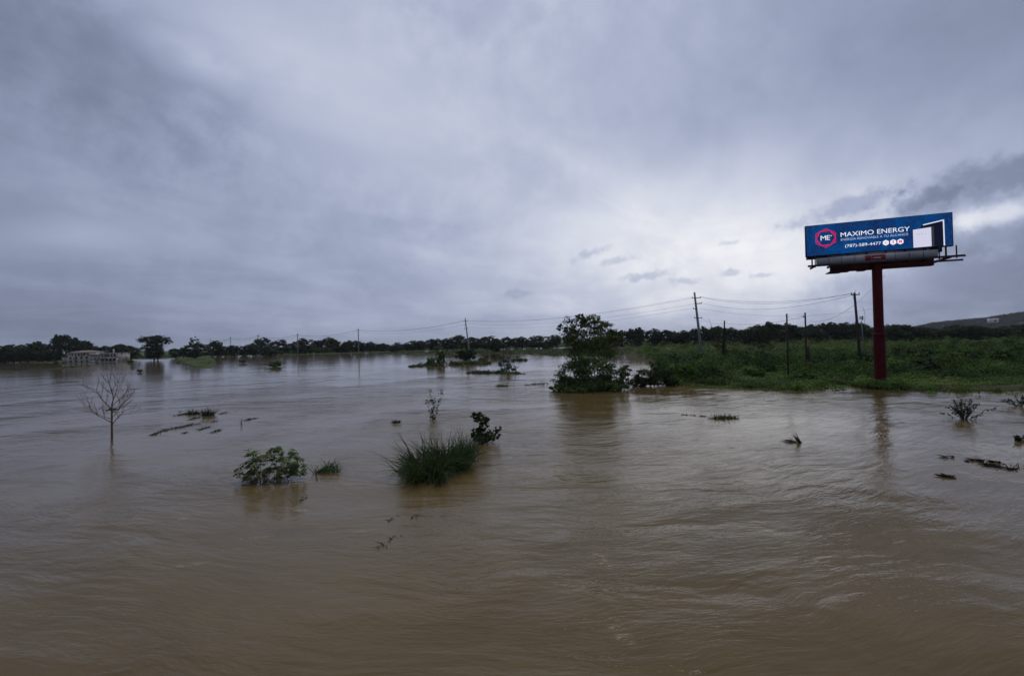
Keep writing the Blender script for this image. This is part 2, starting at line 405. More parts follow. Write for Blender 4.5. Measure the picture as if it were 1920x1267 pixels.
BANK = far([(-330, 692), (-150, 686), (0, 679), (60, 680), (110, 681), (170, 679), (235, 674), (300, 673), (345, 670), (420, 667), (480, 666), (560, 664.5), (660, 662), (740, 659.5), (800, 657.5), (900, 655), (960, 653.5), (1060, 651), (1170, 648)]) + [np.array([320, 420]), np.array([2600, 900]), np.array([3500, 8000]), np.array([-9000, 8000]), np.array([-6000, 1500])]
sheet('far_ground', BANK, .22, 'meadow', 3.0)
# grassy strips standing out of the flood
STRIPS = {'green': far([(330, 672), (380, 668), (400, 672), (404, 683), (396, 690), (370, 688), (345, 680)]),
          'thin': far([(820, 660), (900, 657), (1000, 656), (1100, 652), (1180, 650), (1195, 662), (1120, 668), (1040, 667), (985, 664), (900, 664)]),
          'low': far([(690, 663), (760, 660), (830, 661), (905, 662), (860, 664), (760, 665)]),
          'mud': far([(-60, 694), (60, 690), (170, 686), (110, 691), (0, 695)])}
for nm, pl in STRIPS.items(): sheet('grass_bank', pl, .12, 'meadow', .8)

# ------------------------------------------------------------------ vegetation: generators
GREENS = dict(dark=(.040, .060, .028), mid=(.082, .135, .028), grass=(.118, .182, .036), light=(.13, .18, .045), vine=(.048, .088, .022), blue=(.055, .1, .05), olive=(.095, .115, .038))
def mounds(name, pos, rad, hgt, colr, nl, lsz, label, cat, group=None):
    mb = MB(); N = len(pos); tot = N * nl
    idx = np.repeat(np.arange(N), nl)
    th = rs.uniform(0, 2 * math.pi, tot); u = rs.uniform(0, 1, tot) ** .6
    dr = np.stack([np.cos(th) * np.sqrt(1 - u * u), np.sin(th) * np.sqrt(1 - u * u), u], 1)
    r_ = rs.uniform(.72, 1.12, tot)
    sc = np.stack([rad, rad, hgt], 1)[idx]
    p = pos[idx] + dr * sc * r_[:, None]
    nrm = dr / sc + rs.normal(size=(tot, 3)) * .3 * (1 / sc.mean(1))[:, None] + np.array([0, 0, .25]) / sc.mean(1)[:, None]
    L = lsz[idx] * rs.uniform(.6, 1.4, tot)
    c = colr[idx] * rs.uniform(.82, 1.2, (tot, 1))
    mb.leaves(p, nrm, L, L * rs.uniform(.45, .8, tot), c)
    o = mb.build(name, 'leaf')
    return tag(o, label, cat, group, 'stuff')

def crown(mb, ell, n_clump, per, lsz, base, kvar=.3, up=.3, asp=.55):
    """leaf clumps spread over a set of ellipsoids (cx,cy,cz,rx,ry,rz)"""
    ell = np.array(ell, float); vol = (ell[:, 3] * ell[:, 4] * ell[:, 5]) ** .67
    pick = rs.choice(len(ell), n_clump, p=vol / vol.sum()); e = ell[pick]
    dr = rs.normal(size=(n_clump, 3)); dr /= np.linalg.norm(dr, axis=1)[:, None]
    r_ = rs.uniform(.45, 1.0, n_clump) ** .7
    cc = e[:, :3] + dr * e[:, 3:] * r_[:, None]
    rc = e[:, 3:].mean(1) * rs.uniform(.16, .34, n_clump)
    idx = np.repeat(np.arange(n_clump), per); tot = len(idx)
    d2 = rs.normal(size=(tot, 3)); d2 /= np.linalg.norm(d2, axis=1)[:, None]
    p = cc[idx] + d2 * rc[idx][:, None] * (rs.uniform(.2, 1.1, tot) ** .6)[:, None] * np.array([1.15, 1.15, .8])
    nrm = d2 * .7 + dr[idx] * .5 + np.array([0, 0, up]) + rs.normal(size=(tot, 3)) * .45
    cl_ = np.asarray(base)[None] * rs.uniform(1 - kvar, 1 + kvar, (n_clump, 1)) * (1 + rs.uniform(-.12, .12, (n_clump, 3)))
    L = lsz * rs.uniform(.6, 1.4, tot)
    mb.leaves(p, nrm, L, L * asp * rs.uniform(.8, 1.3, tot), cl_[idx] * rs.uniform(.75, 1.3, (tot, 1)))
    return cc

def curved(a, b, n=5, wob=.1, sag=0.0):
    a, b = np.asarray(a, float), np.asarray(b, float); t = np.linspace(0, 1, n)[:, None]
    L = np.linalg.norm(b - a)
    w = rs.normal(size=(n, 3)) * wob * L * np.sin(t * math.pi)
    p = a + (b - a) * t + w; p[:, 2] += sag * L * np.sin(t[:, 0] * math.pi)
    return p

# tree kinds, built 10 m tall, to be scaled
def make_tree_meshes(kind, seed):
    global rs
    keep = rs; rs = np.random.RandomState(seed)
    tr, cr = MB(), MB()
    if kind == 'round':
        ell = [(0, 0, 5.6, 3.2, 3.2, 3.4), (1.6, .4, 6.4, 2.0, 2, 2.2), (-1.7, -.3, 6.0, 2.0, 2, 2.4), (.3, .6, 8.0, 1.8, 1.8, 1.6), (0, 0, 2.6, 2.8, 2.8, 2.2)]; n = 150
    elif kind == 'tall':
        ell = [(0, 0, 4.0, 2.2, 2.2, 3.0), (.6, 0, 6.6, 1.9, 1.9, 1.8), (-.9, .2, 7.7, 1.4, 1.4, 1.3), (.8, -.4, 8.8, 1.2, 1.2, 1.0), (-.3, 0, 2.2, 2.4, 2.4, 2.0)]; n = 120
    elif kind == 'broad':
        ell = [(0, 0, 6.2, 4.2, 4.0, 2.6), (2.6, 0, 7.2, 2.2, 2.2, 1.7), (-2.7, .3, 6.9, 2.2, 2.2, 1.9), (.2, -.5, 8.3, 2.2, 2.2, 1.3), (0, 0, 3.0, 3.6, 3.6, 2.8)]; n = 190
    elif kind == 'sparse':
        ell = [(0, 0, 7.4, 2.4, 2.4, 2.2), (1.3, 0, 5.2, 1.7, 1.7, 1.4), (-1.5, .2, 5.6, 1.4, 1.4, 1.3), (0, 0, 2.2, 2.2, 2.2, 2.0)]; n = 75
    else:                                                   # umbrella
        ell = [(-1.6, 0, 8.2, 4.6, 4.2, 1.3), (2.8, 0, 8.3, 3.6, 3.4, 1.3), (5.4, .4, 7.3, 2.2, 2, .8), (-.5, 0, 5.6, 4.3, 3.8, 2.2), (-4.6, 0, 8.6, 2.2, 2, .7), (-.5, 0, 2.6, 4.0, 3.4, 2.6), (1.8, 0, 4.2, 2.6, 2.4, 2.0), (.6, 0, 9.2, 2.6, 2.4, .7)]; n = 330
    base = {'round': GREENS['dark'], 'tall': (.044, .064, .030), 'broad': GREENS['dark'], 'sparse': (.06, .08, .045), 'umbrella': (.034, .054, .022)}[kind]
    cc = crown(cr, ell, n, 16, .62, base, .45)
    lean = rs.uniform(-.4, .4, 2)
    top = np.array([lean[0], lean[1], 6.0])
    tr.tube(curved((0, 0, -.6), top, 6, .03), np.linspace(.34, .14, 6), 7)
    for c_ in cc[rs.choice(len(cc), 9, False)]:
        z0 = rs.uniform(.3, .8); st = np.array([lean[0] * z0, lean[1] * z0, 6 * z0])
        tr.tube(curved(st, c_, 5, .06, .05), np.linspace(.12, .03, 5), 5)
    rs = keep
    return tr.mesh('trunk', 'bark', True), cr.mesh('crown', 'leaf')
TREES = {}
for i, k in enumerate(['round', 'round', 'tall', 'tall', 'broad', 'broad', 'sparse', 'umbrella']):
    TREES.setdefault(k, []).append(make_tree_meshes(k, 100 + i))
def tree(px, top, Y, wpx, kind, label, group=None, zb=.2, name='tree'):
    b = P(px, top, Y); h = b[2] - zb
    base_w = {'round': 7.2, 'tall': 5.2, 'broad': 10.2, 'sparse': 5.6, 'umbrella': 14.5}[kind]
    w = wpx * Y / FPX / base_w
    t = thing(name, label, 'tree', (b[0], Y, zb), group, random.uniform(0, 6.28) if kind != 'umbrella' else 0)
    tm, cm = random.choice(TREES[kind])
    for nm, me in (('trunk', tm), ('crown', cm)):
        o = link(nm, me, t); o.scale = (w, w, h / 9.9)
    return t

# ------------------------------------------------------------------ far trees
GRP_C = 'far treeline across the flooded plain'
GRP_R = 'treeline behind the overgrown field'
GRP_L = 'grove around the ruined building'
SHAPE = {'round': 'round-crowned', 'tall': 'tall narrow', 'broad': 'wide-crowned', 'sparse': 'thin-crowned'}
def row(lst, Y, jy, wmin, wmax, where, group, kinds):
    for x, t_ in lst:
        k = random.choice(kinds)
        lb = '%s dark tree %s' % (SHAPE[k], where)
        tree(x + random.uniform(-3, 3), t_ + random.uniform(-1, 1.5), Y + random.uniform(-jy, jy), random.uniform(wmin, wmax), k, lb, lb)
row([(-60, 645), (-30, 648), (0, 646), (25, 644), (50, 641), (70, 638), (90, 642), (178, 646), (196, 647), (215, 646), (228, 643), (243, 646), (12, 655), (40, 654), (75, 655), (100, 657)], 400, 16, 34, 46, 'in the grove around the ruined building', GRP_L, ['broad', 'round'])
for x, t_, w_ in [(106, 625, 26), (122, 624, 36), (140, 631, 38), (160, 637, 40)]:
    tree(x, t_, 395 + random.uniform(-6, 6), w_, 'broad', 'tallest dark tree towering right behind the ruined building', 'tall trees behind the ruined building')
tree(288, 629, 362, 62, 'umbrella', 'wide flat-topped umbrella tree standing alone at the water', zb=.1)
tree(366, 641, 372, 46, 'round', 'broad bushy tree with a bare spindly top beside the umbrella tree', zb=.1)
tree(364, 630, 372, 20, 'sparse', 'spindly thin-crowned tree rising out of a broad bushy tree')
row([(332, 651), (346, 650), (400, 641), (411, 638), (425, 646), (440, 645), (458, 645), (472, 641)], 440, 25, 22, 32, 'between the umbrella tree and the far pole line', GRP_C, ['round', 'tall', 'broad'])
row([(485, 632), (500, 632), (513, 638), (529, 635), (543, 641), (557, 634), (573, 633), (588, 637), (600, 635), (612, 630), (623, 631), (634, 637), (645, 641), (655, 635), (667, 637), (680, 641), (692, 639), (706, 642), (719, 642), (745, 641), (760, 645)], 500, 28, 19, 30, 'in the treeline behind the slim pole standing in water', GRP_C, ['round', 'tall', 'tall', 'broad', 'round'])
row([(733, 648), (773, 636), (790, 638), (805, 634), (820, 633), (836, 633), (850, 629), (865, 625), (880, 629), (892, 633), (906, 629), (920, 628), (934, 634), (951, 629), (966, 631), (981, 629), (997, 629), (1011, 627), (1030, 626), (1046, 627), (1062, 625)], 480, 28, 22, 33, 'in the treeline behind the drowned islands', GRP_C, ['round', 'tall', 'broad', 'round'])
row([(1150, 618), (1166, 616), (1182, 614), (1201, 613), (1222, 614), (1242, 614), (1262, 617), (1283, 616), (1300, 613), (1316, 610), (1334, 609), (1350, 608), (1369, 612), (1386, 617), (1400, 619), (1190, 622), (1230, 622), (1270, 622), (1340, 618)], 345, 18, 28, 40, 'in the treeline behind the tall concrete pole', GRP_R, ['broad', 'round'])
row([(1408, 611), (1425, 605), (1441, 601), (1456, 604), (1471, 603), (1490, 606), (1503, 609), (1521, 607), (1540, 605), (1556, 602), (1571, 605), (1590, 602), (1605, 601), (1619, 605), (1633, 613), (1420, 615), (1460, 614), (1530, 614), (1580, 612)], 300, 18, 32, 44, 'in the treeline behind the wooden poles', GRP_R, ['broad', 'round', 'broad'])
row([(1648, 611), (1667, 605), (1684, 606), (1700, 607), (1716, 611), (1735, 612), (1752, 613), (1770, 611), (1788, 608), (1806, 609), (1826, 607), (1846, 611), (1866, 612), (1886, 609), (1906, 607), (1930, 605), (1955, 604), (1690, 616), (1740, 618), (1790, 616), (1840, 616), (1890, 614)], 270, 20, 40, 54, 'below the distant hill behind the red pole', GRP_R, ['broad', 'round', 'broad'])
tree(1427, 614, 205, 42, 'broad', 'lighter green spreading tree at the back of the overgrown field', zb=.8)

# lower bushes in front of the far trees
BUSH = []
def make_bush(seed, base, lsz=.3):
    global rs
    keep = rs; rs = np.random.RandomState(seed)
    cr, st = MB(), MB()
    ell = [(0, 0, .9, 1.3, 1.3, .9), (.7, .2, 1.1, .8, .8, .7), (-.7, -.2, 1.0, .9, .9, .8), (0, .3, 1.5, .7, .7, .5)]
    cc = crown(cr, ell, 70, 16, lsz, base, .4)
    for c_ in cc[:8]: st.tube(curved((rs.uniform(-.2, .2), rs.uniform(-.2, .2), -.4), c_, 4, .08), np.linspace(.05, .015, 4), 5)
    rs = keep
    return st.mesh('stem', 'bark', True), cr.mesh('foliage', 'leaf')
for i, b_ in enumerate([GREENS['mid'], GREENS['olive'], GREENS['dark'], GREENS['vine'], GREENS['grass']]): BUSH.append(make_bush(300 + i, b_))
def bush(px, py, wpx, hpx, var, label, group=None, z=0.0, name='bush', pos=None):
    b = W(px, py, z) if pos is None else np.asarray(pos, float)
    sxy = wpx * b[1] / FPX / 3.4; s_z = hpx * b[1] / FPX / 1.95
    t = thing(name, label, 'bush', b, group, random.uniform(0, 6.28))
    sm, fm = BUSH[var]
    for nm, me in (('stem', sm), ('foliage', fm)):
        o = link(nm, me, t); o.scale = (sxy, sxy, s_z)
    return t
for i in range(46):
    x = 395 + i * 14.2 + random.uniform(-6, 6); hy = 667 - (x - 420) * .0262
    bush(x, hy + random.uniform(-2.5, .5), random.uniform(14, 30), random.uniform(8, 15), random.choice([0, 1, 1, 2, 4]), 'low bush along the far bank in front of the treeline', 'bushes along the far bank', .15)
for i in range(16):
    x = -10 + i * 15 + random.uniform(-5, 5)
    if 105 < x < 228: continue
    bush(x, 676.5 - max(0, (x - 120) * .03) + random.uniform(-1, 1), random.uniform(20, 34), random.uniform(12, 20), random.choice([0, 1, 2]), 'low bush at the water beside the ruined building', 'bushes by the ruined building', .15)
bush(515, 688, 34, 13, 0, 'rounded bush standing alone in the open flood water')
bush(508, 668, 40, 16, 2, 'dark rounded bush on the far bank beside a utility pole')
bush(931, 660, 36, 24, 2, 'dark dome-shaped bush on the far grassy strip')
bush(1022, 655, 20, 9, 2, 'small dark bush on the bright green strip')
bush(456, 681, 18, 8, 1, 'small drowned bush near the green bank')

# ------------------------------------------------------------------ hill with house
def build_hill():
    mb = MB(); xs = np.linspace(900, 4200, 90); ys = np.linspace(1500, 2500, 26)
    X, Y = np.meshgrid(xs, ys)
    prof = np.interp(X / Y, [.80, .838, .871, .926, .981, 1.058, 1.3, 2.2], [0, 20, 34, 43, 50, 72, 95, 110])
    Z = prof * np.sin(np.clip((Y - 1500) / 700, 0, 1) * math.pi / 2) + (fbm(X, Y, 120, 9) - .5) * 8
    nx = len(xs); i = np.arange(len(ys) - 1)[:, None] * nx; j = np.arange(nx - 1)[None]
    q = np.stack([i + j, i + j + 1, i + nx + j + 1, i + nx + j], -1).reshape(-1, 4)
    mb.add(np.stack([X, Y, Z], -1).reshape(-1, 3), q)
    struct(mb.build('hill', 'soil', None, True))
    n = 4200; px = rs.uniform(900, 3600, n); py = rs.uniform(1500, 2300, n)
    pr = np.interp(px / py, [.80, .838, .871, .926, .981, 1.058, 1.3, 2.2], [0, 20, 34, 43, 50, 72, 95, 110])
    pz = pr * np.sin(np.clip((py - 1500) / 700, 0, 1) * math.pi / 2) + (fbm(px, py, 120, 9) - .5) * 8
    k = pr > 5
    pos = np.stack([px, py, pz], 1)[k]; m_ = len(pos)
    mounds('hillside_forest', pos, rs.uniform(9, 18, m_), rs.uniform(5, 10, m_), jitter((.020, .030, .020), m_, .4), 40, np.full(m_, 5.0), 'forest covering the distant hill', 'forest')
build_hill()
hb = P(1862, 604, 1480)
h_ = thing('house', 'small white house on the wooded hillside', 'house', (hb[0], hb[1], hb[2]))
mb = MB(); mb.box((-13, -5, -2), (13, 5, 11)); mb.build('wall', 'white_house', h_)
mb = MB(); mb.box((-14, -6, 11.01), (14, 6, 12)); mb.build('roof', 'white_house', h_)
mb = MB(); mb.box((-2, -5.3, 1), (6, -5.01, 7)); mb.build('door', 'house_red', h_)

# ------------------------------------------------------------------ ruined building
def facade(mb, w, h, holes, y0, y1, x0=0.0, z0=0.0):
    """a wall slab with real openings"""
    xs = sorted({0, w, *[a for q in holes for a in (q[0], q[1])]}); zs = sorted({0, h, *[a for q in holes for a in (q[2], q[3])]})
    for a, b in zip(xs, xs[1:]):
        run = None
        for c_, d_ in zip(zs, zs[1:]):
            hole = any(q[0] - 1e-6 <= a and b <= q[1] + 1e-6 and q[2] - 1e-6 <= c_ and d_ <= q[3] + 1e-6 for q in holes)
            if not hole: mb.box((x0 + a, y0, z0 + c_), (x0 + b, y1, z0 + d_))
bl = W(165, 679); S = bl[1] / FPX
rb = thing('ruined_building', 'long abandoned pale building with empty windows beside the flood', 'building', (bl[0], bl[1], 0), None, math.radians(-6))
def block(x0, x1, h, rows, depth, material, floors=2):
    x0, x1, h = (x0 - 165) * S, (x1 - 165) * S, h * S
    w = x1 - x0; mb = MB(); holes = []
    for zf, n, ww, hh, off in rows:
        st = w / n
        for k in range(n):
            c_ = st * (k + .5) + off
            holes.append((c_ - ww / 2, c_ + ww / 2, zf * h, zf * h + hh))
    facade(mb, w, h, holes, 0, .45, x0, -.3)
    mb.box((x0, depth, -.3), (x1, depth + .4, h - .3)); mb.box((x0, .45, -.3), (x0 + .4, depth, h - .3)); mb.box((x1 - .4, .45, -.3), (x1, depth, h - .3))
    for k in range(1, floors): mb.box((x0 + .4, .45, h * k / floors - .5), (x1 - .4, depth, h * k / floors - .2))
    mb.build('wall', material, rb)
    mb = MB(); mb.box((x0 - .3, -.3, h - .3), (x1 + .3, depth + .6, h)); mb.build('roof', material if material != 'old_wall' else 'rust_roof', rb)
    mb = MB()
    for k in range(floors):
        mb.box((x0 - .1, -.35, h * (k + 1) / (floors + .0) - .75), (x1 + .1, -.003, h * (k + 1) / floors - .45))
    mb.build('cornice', 'old_wall_grey', rb)
block(123, 168, 19, [(.06, 4, 1.6, 1.5, .2), (.36, 4, 1.9, 1.8, 0), (.68, 7, 1.5, 1.9, 0)], 12, 'old_wall', 3)
block(111, 122.7, 11, [(.15, 2, 1.2, 1.2, 0)], 9, 'old_wall', 1)
block(168.3, 191, 15, [(.30, 3, 1.9, 1.8, 0), (.70, 5, 1.1, 1.5, 0)], 11, 'old_wall', 2)
block(191.3, 223, 16.5, [(.10, 4, 2.3, 2.2, 0), (.58, 5, 1.6, 2.1, 0)], 11, 'old_wall_grey', 2)
mb = MB()
a0, a1 = (126 - 165) * S, (165 - 165) * S; zt = 19 * S
mb.add([(a0 - .5, -.5, zt + .01), (a1 + .5, -.5, zt + .01), (a1 + .5, 12.8, zt + .01), (a0 - .5, 12.8, zt + .01), (a0 + 4, 6, zt + 1.3), (a1 - 3, 6, zt + 1.3)], [(0, 1, 5, 4), (2, 3, 4, 5)], [(1, 2, 5), (3, 0, 4)])
mb.build('hipped_roof', 'rust_roof', rb)
mb = MB(); mb.box(((206 - 165) * S, 4, 16.5 * S + .01), ((207.5 - 165) * S, 4.8, 16.5 * S + 2.6)); mb.build('chimney', 'old_wall_grey', rb)

# ------------------------------------------------------------------ overgrown field: ground cover
def build_cover():
    n = 11000
    # even over the view: nearer mounds are smaller and closer
    px = rs.uniform(1150, 2050, n); dep = 1 / rs.uniform(1 / 330., 1 / 58., n) ** 1.0
    dep = np.where(rs.rand(n) < .35, rs.uniform(58, 120, n), dep)
    x = (px - 960) / FPX * dep; y = dep
    k = inpoly(x, y, FIELD); x, y = x[k], y[k]; m_ = len(x)
    z = field_z(x, y)
    sh = np.clip((y - 62 - (x - 40) * -.1) / 14, 0, 1)
    pn = fbm(x, y * .6, 6, 21, 2)
    hgt = (.3 + sh * np.clip(pn * 6.0 - 2.1, .08, 2.4) * rs.uniform(.6, 1.1, m_) + .25 * rs.rand(m_)); rad = rs.uniform(.6, 1.3, m_) * (1 + np.clip((y - 90) / 120, 0, 2))
    hgt *= (1 + np.clip((y - 110) / 200, 0, 1) * .6)
    pn2 = fbm(x, y, 16, 33, 3)
    A, B, C_ = np.array(GREENS['vine']), np.array(GREENS['mid']), np.array(GREENS['grass'])
    w1 = np.clip((pn2 - .38) * 5, 0, 1)[:, None]
    c = A * (1 - w1) + B * w1
    w2 = np.clip(1.15 - sh * 2.2 + (pn2 - .5), 0, 1)[:, None]
    w3 = np.clip((y - 140) / 80, 0, 1)[:, None] * .7
    c = c * (1 - np.maximum(w2, w3)) + C_ * np.maximum(w2, w3)
    c = np.clip(c * rs.uniform(.5, 1.5, (m_, 1)) * (.25 + 1.5 * fbm(x, y, 5, 61, 2))[:, None], .01, .2)
    mounds('undergrowth', np.stack([x, y, z - .1], 1), rad, hgt, c, 46, .08 + y * .0019, 'tangled green vines and grass covering the field behind the billboard pole', 'undergrowth')
build_cover()
def shore_fringe():
    pts = np.array(FIELD[:12], float); seg = np.diff(pts, axis=0); L = np.linalg.norm(seg, axis=1)
    n = 800; k = rs.choice(len(seg), n, p=L / L.sum()); p_ = pts[k] + seg[k] * rs.rand(n, 1)
    p_[:, 1] += rs.normal(size=n) * .9 + .3 + (fbm(p_[:, 0], p_[:, 1], 5, 71, 2) - .55) * 5; p_[:, 0] += rs.normal(size=n) * .5
    c = jitter(GREENS['grass'], n, .35) * (.5 + fbm(p_[:, 0], p_[:, 1], 4, 62, 2))[:, None]
    px_ = P(1648.5, 640, 61.0)[0]; th = rs.uniform(0, 6.28, 60); q_ = np.stack([px_ + np.cos(th) * rs.uniform(.7, 3.2, 60), 61 + np.sin(th) * rs.uniform(.7, 2.5, 60) - .6], 1)
    p_[:60] = q_
    hf = np.clip((fbm(p_[:, 0], p_[:, 1], 3.5, 81, 2) - .35) * 3.2, .25, 1.6) * rs.uniform(.6, 1.1, n); hf[:60] = rs.uniform(.5, 1.1, 60)
    zf = np.where(np.arange(n) < 60, .3, -.08)
    mounds('shore_grass', np.stack([p_[:, 0], p_[:, 1], zf], 1), rs.uniform(.45, 1.25, n), hf, c, 64, np.full(n, .2), 'light green grass hanging into the water along the field shore', 'grass')
shore_fringe()
GF = 'shrubs in the overgrown field'
for i in range(110):
    Y = 1 / random.uniform(1 / 250, 1 / 70); px = random.uniform(1240, 1935)
    x = (px - 960) / FPX * Y
    if not inpoly(np.array([x]), np.array([Y]), FIELD)[0]: continue
    if abs(x - 47.6) < 3 and Y < 75: continue
    z = float(field_z(x, Y)); hh = random.uniform(1.4, 2.9)
    vv = random.choice([0, 0, 2, 3, 3, 4])
    lb = '%s shrub swallowed by vines in the overgrown field, %s' % ({0: 'mid green', 2: 'dark green', 3: 'deep green', 4: 'yellow-green'}[vv], 'near its shore' if Y < 95 else ('among the wooden poles' if Y < 135 else 'far back below the treeline'))
    bush(0, 0, random.uniform(3.0, 6.0) * FPX / Y, hh * FPX / Y, vv, lb, lb, pos=(x, Y, z - .1), name='shrub')

# grassy cover on the strips and the far bank
def strip_cover(poly, n, rad, hgt, colr, lsz, label):
    poly = np.array(poly); lo_, hi_ = poly.min(0), poly.max(0)
    x = rs.uniform(lo_[0], hi_[0], n); y = rs.uniform(lo_[1], hi_[1], n); k = inpoly(x, y, poly); x, y = x[k], y[k]; m_ = len(x)
    mounds('grass', np.stack([x, y, np.full(m_, .05)], 1), rs.uniform(.6, 1.4, m_) * rad, rs.uniform(.5, 1.4, m_) * hgt, jitter(colr, m_, .3), 22, np.full(m_, lsz), label, 'grass')
strip_cover(STRIPS['green'], 600, 2.0, .55, GREENS['light'], .9, 'bright green grass on a low bank in the flood')
strip_cover(STRIPS['thin'], 1800, 2.2, .6, (.055, .082, .026), .9, 'green grass on the long bank behind the drowned bushes')
strip_cover(STRIPS['low'], 600, 1.8, .4, (.06, .075, .03), .9, 'thin grass on the low strip before the far bank')
strip_cover(STRIPS['mud'], 500, 1.5, .18, (.06, .07, .03), .8, 'trampled grass on the mud spit before the ruined building')
fb = [W(x, y)[:2] for x, y in [(235, 673), (420, 666.5), (560, 664), (740, 659), (960, 653), (1170, 647.5)]] + [W(1170, 644)[:2], W(960, 649)[:2], W(740, 655)[:2], W(420, 662)[:2], W(235, 669)[:2]]
strip_cover(fb, 2600, 3.5, .9, (.058, .078, .028), 1.6, 'rough grass along the far bank under the treeline')
strip_cover([W(x, y)[:2] for x, y in [(1000, 652), (1085, 649.5), (1085, 646), (1000, 649)]], 500, 4, .8, (.11, .15, .04), 1.6, 'bright yellow-green meadow behind the tall drowned tree')

# ------------------------------------------------------------------ drowned islands and bushes, middle distance
def leafy(name, label, cat, base, ell, n_clump, per, lsz, colr, stems=8, group=None, asp=.55, var=.35, stem_r=.05, extra=None):
    t = thing(name, label, cat, base, group)
    cr, st = MB(), MB()
    cc = crown(cr, ell, n_clump, per, lsz, colr, var, asp=asp)
    for c_ in cc[rs.choice(len(cc), min(stems, len(cc)), False)]:
        st.tube(curved((c_[0] * .25 + rs.uniform(-.1, .1), c_[1] * .25, -.5), c_, 6, .05, .04), np.linspace(stem_r, stem_r * .3, 6), 6)
    if extra: extra(cr, st)
    st.build('stem', 'bark', t, True); cr.build('foliage', 'leaf', t)
    return t
# tall tree and bushes in the water before the field
b = W(1112, 729); s = b[1] / FPX
def E(px, py, rx, ry, dy=0.0, rd=None):
    return ((px - 1112) * s, dy, (729 - py) * s, rx * s, (rd or rx * .8) * s, ry * s)
b2 = W(1110, 716); s = b2[1] / FPX
leafy('tree', 'tall leafy tree growing out of the flood behind a dense bush', 'tree', b2,
      [E(1110, 650, 46, 22), E(1080, 622, 26, 17), E(1118, 618, 24, 14), E(1092, 609, 14, 8), E(1140, 632, 22, 14), E(1070, 640, 18, 16), E(1160, 645, 18, 12), E(1112, 675, 50, 26), E(1060, 628, 10, 10)], 560, 24, .30, (.090, .130, .038), 12, var=.45, stem_r=.09)
b3 = W(1112, 731); s = b3[1] / FPX
leafy('bush', 'dense dark bush in the flood at the foot of the tall tree', 'bush', b3,
      [E(1075, 700, 34, 24), E(1115, 690, 36, 26), E(1058, 716, 24, 14), E(1100, 718, 42, 13), E(1150, 705, 26, 22), E(1150, 720, 30, 10), E(1085, 678, 22, 12), E(1172, 698, 14, 14), E(1045, 724, 16, 6), E(1080, 723, 44, 9, -1.2), E(1135, 722, 42, 9, -1.0)], 800, 24, .26, (.070, .108, .032), 14, var=.5, stem_r=.05)
b4 = W(1228, 724); s = b4[1] / FPX
E4 = lambda px, py, rx, ry: ((px - 1228) * s, 0, (724 - py) * s, rx * s, rx * s * .8, ry * s)
leafy('bush', 'vine-covered dark bush between the tall drowned tree and the field', 'bush', b4,
      [E4(1210, 706, 22, 14), E4(1235, 712, 28, 11), E4(1200, 716, 24, 9), E4(1258, 716, 16, 8), E4(1240, 700, 18, 9)], 300, 22, .25, (.040, .070, .024), 8)
b5 = W(1262, 700); s = b5[1] / FPX
leafy('bush', 'dark tangled shrub at the near corner of the overgrown field', 'bush', b5,
      [((px - 1262) * s, 0, (700 - py) * s, rx * s, rx * s, ry * s) for px, py, rx, ry in [(1240, 685, 24, 14), (1275, 680, 30, 15), (1305, 690, 28, 13), (1260, 695, 34, 9)]], 260, 22, .28, (.042, .072, .026), 8)

def island(name, label, pts, colr, bushes):
    """pts: (px, py, half width px, height px) mounds of grass lying in the water"""
    b = W(*pts[0][:2]); P3, R_, H_, C3 = [], [], [], []
    for px, py, rx, hy in pts:
        q = W(px, py); s_ = q[1] / FPX
        for k in range(26):
            P3.append((q[0] + rs.uniform(-1, 1) * rx * s_, q[1] + rs.uniform(-.6, .9) * rx * s_ * .8, -.05))
            R_.append(rs.uniform(.25, .6) * min(rx * s_, 2.2)); H_.append(rs.uniform(.3, 1.) * hy * s_); C3.append(np.array(colr) * rs.uniform(.7, 1.35))
    mounds(name, np.array(P3), np.array(R_), np.array(H_), np.array(C3), 40, np.full(len(P3), .0026 * b[1]), label, 'grass')
island('grass', 'green weeds on the drowned island with a pointed shrub', [(800, 685, 26, 6), (835, 685, 28, 8), (870, 682, 26, 9), (898, 682, 22, 8), (780, 687, 12, 4)], (.064, .098, .03), None)
bush(826, 684, 24, 30, 0, 'pointed green shrub on the drowned island')
bush(808, 685, 26, 16, 4, 'low green shrub sloping down beside the pointed shrub')
bush(873, 676, 48, 24, 2, 'wide dark bush on the drowned island below the utility pole')
bush(905, 680, 26, 10, 1, 'olive scrub at the end of the drowned island')
island('grass', 'dark weeds on the small island with upright canes', [(900, 699, 22, 7), (930, 699, 22, 7), (955, 700, 16, 4), (975, 701, 8, 2)], (.046, .078, .024), None)
island('grass', 'green weed patch behind the small island', [(975, 676, 12, 5)], (.05, .08, .028), None)
b6 = W(948, 698); s = b6[1] / FPX
def canes(cr, st):
    for k in range(14):
        a_ = rs.uniform(-18, 18) * s; st.tube(curved((a_ * .5, rs.uniform(-.5, .5), -.3), (a_ + rs.uniform(-4, 10) * s, 0, rs.uniform(14, 36) * s), 4, .03), np.linspace(.035, .012, 4), 5)
leafy('shrub', 'upright shrub with bare canes on the small island', 'shrub', b6,
      [((px - 948) * s, 0, (698 - py) * s, rx * s, rx * s, ry * s) for px, py, rx, ry in [(945, 684, 12, 12), (955, 678, 8, 8), (940, 676, 6, 9), (960, 690, 12, 6)]], 110, 14, .28, (.05, .08, .028), 8, extra=canes)

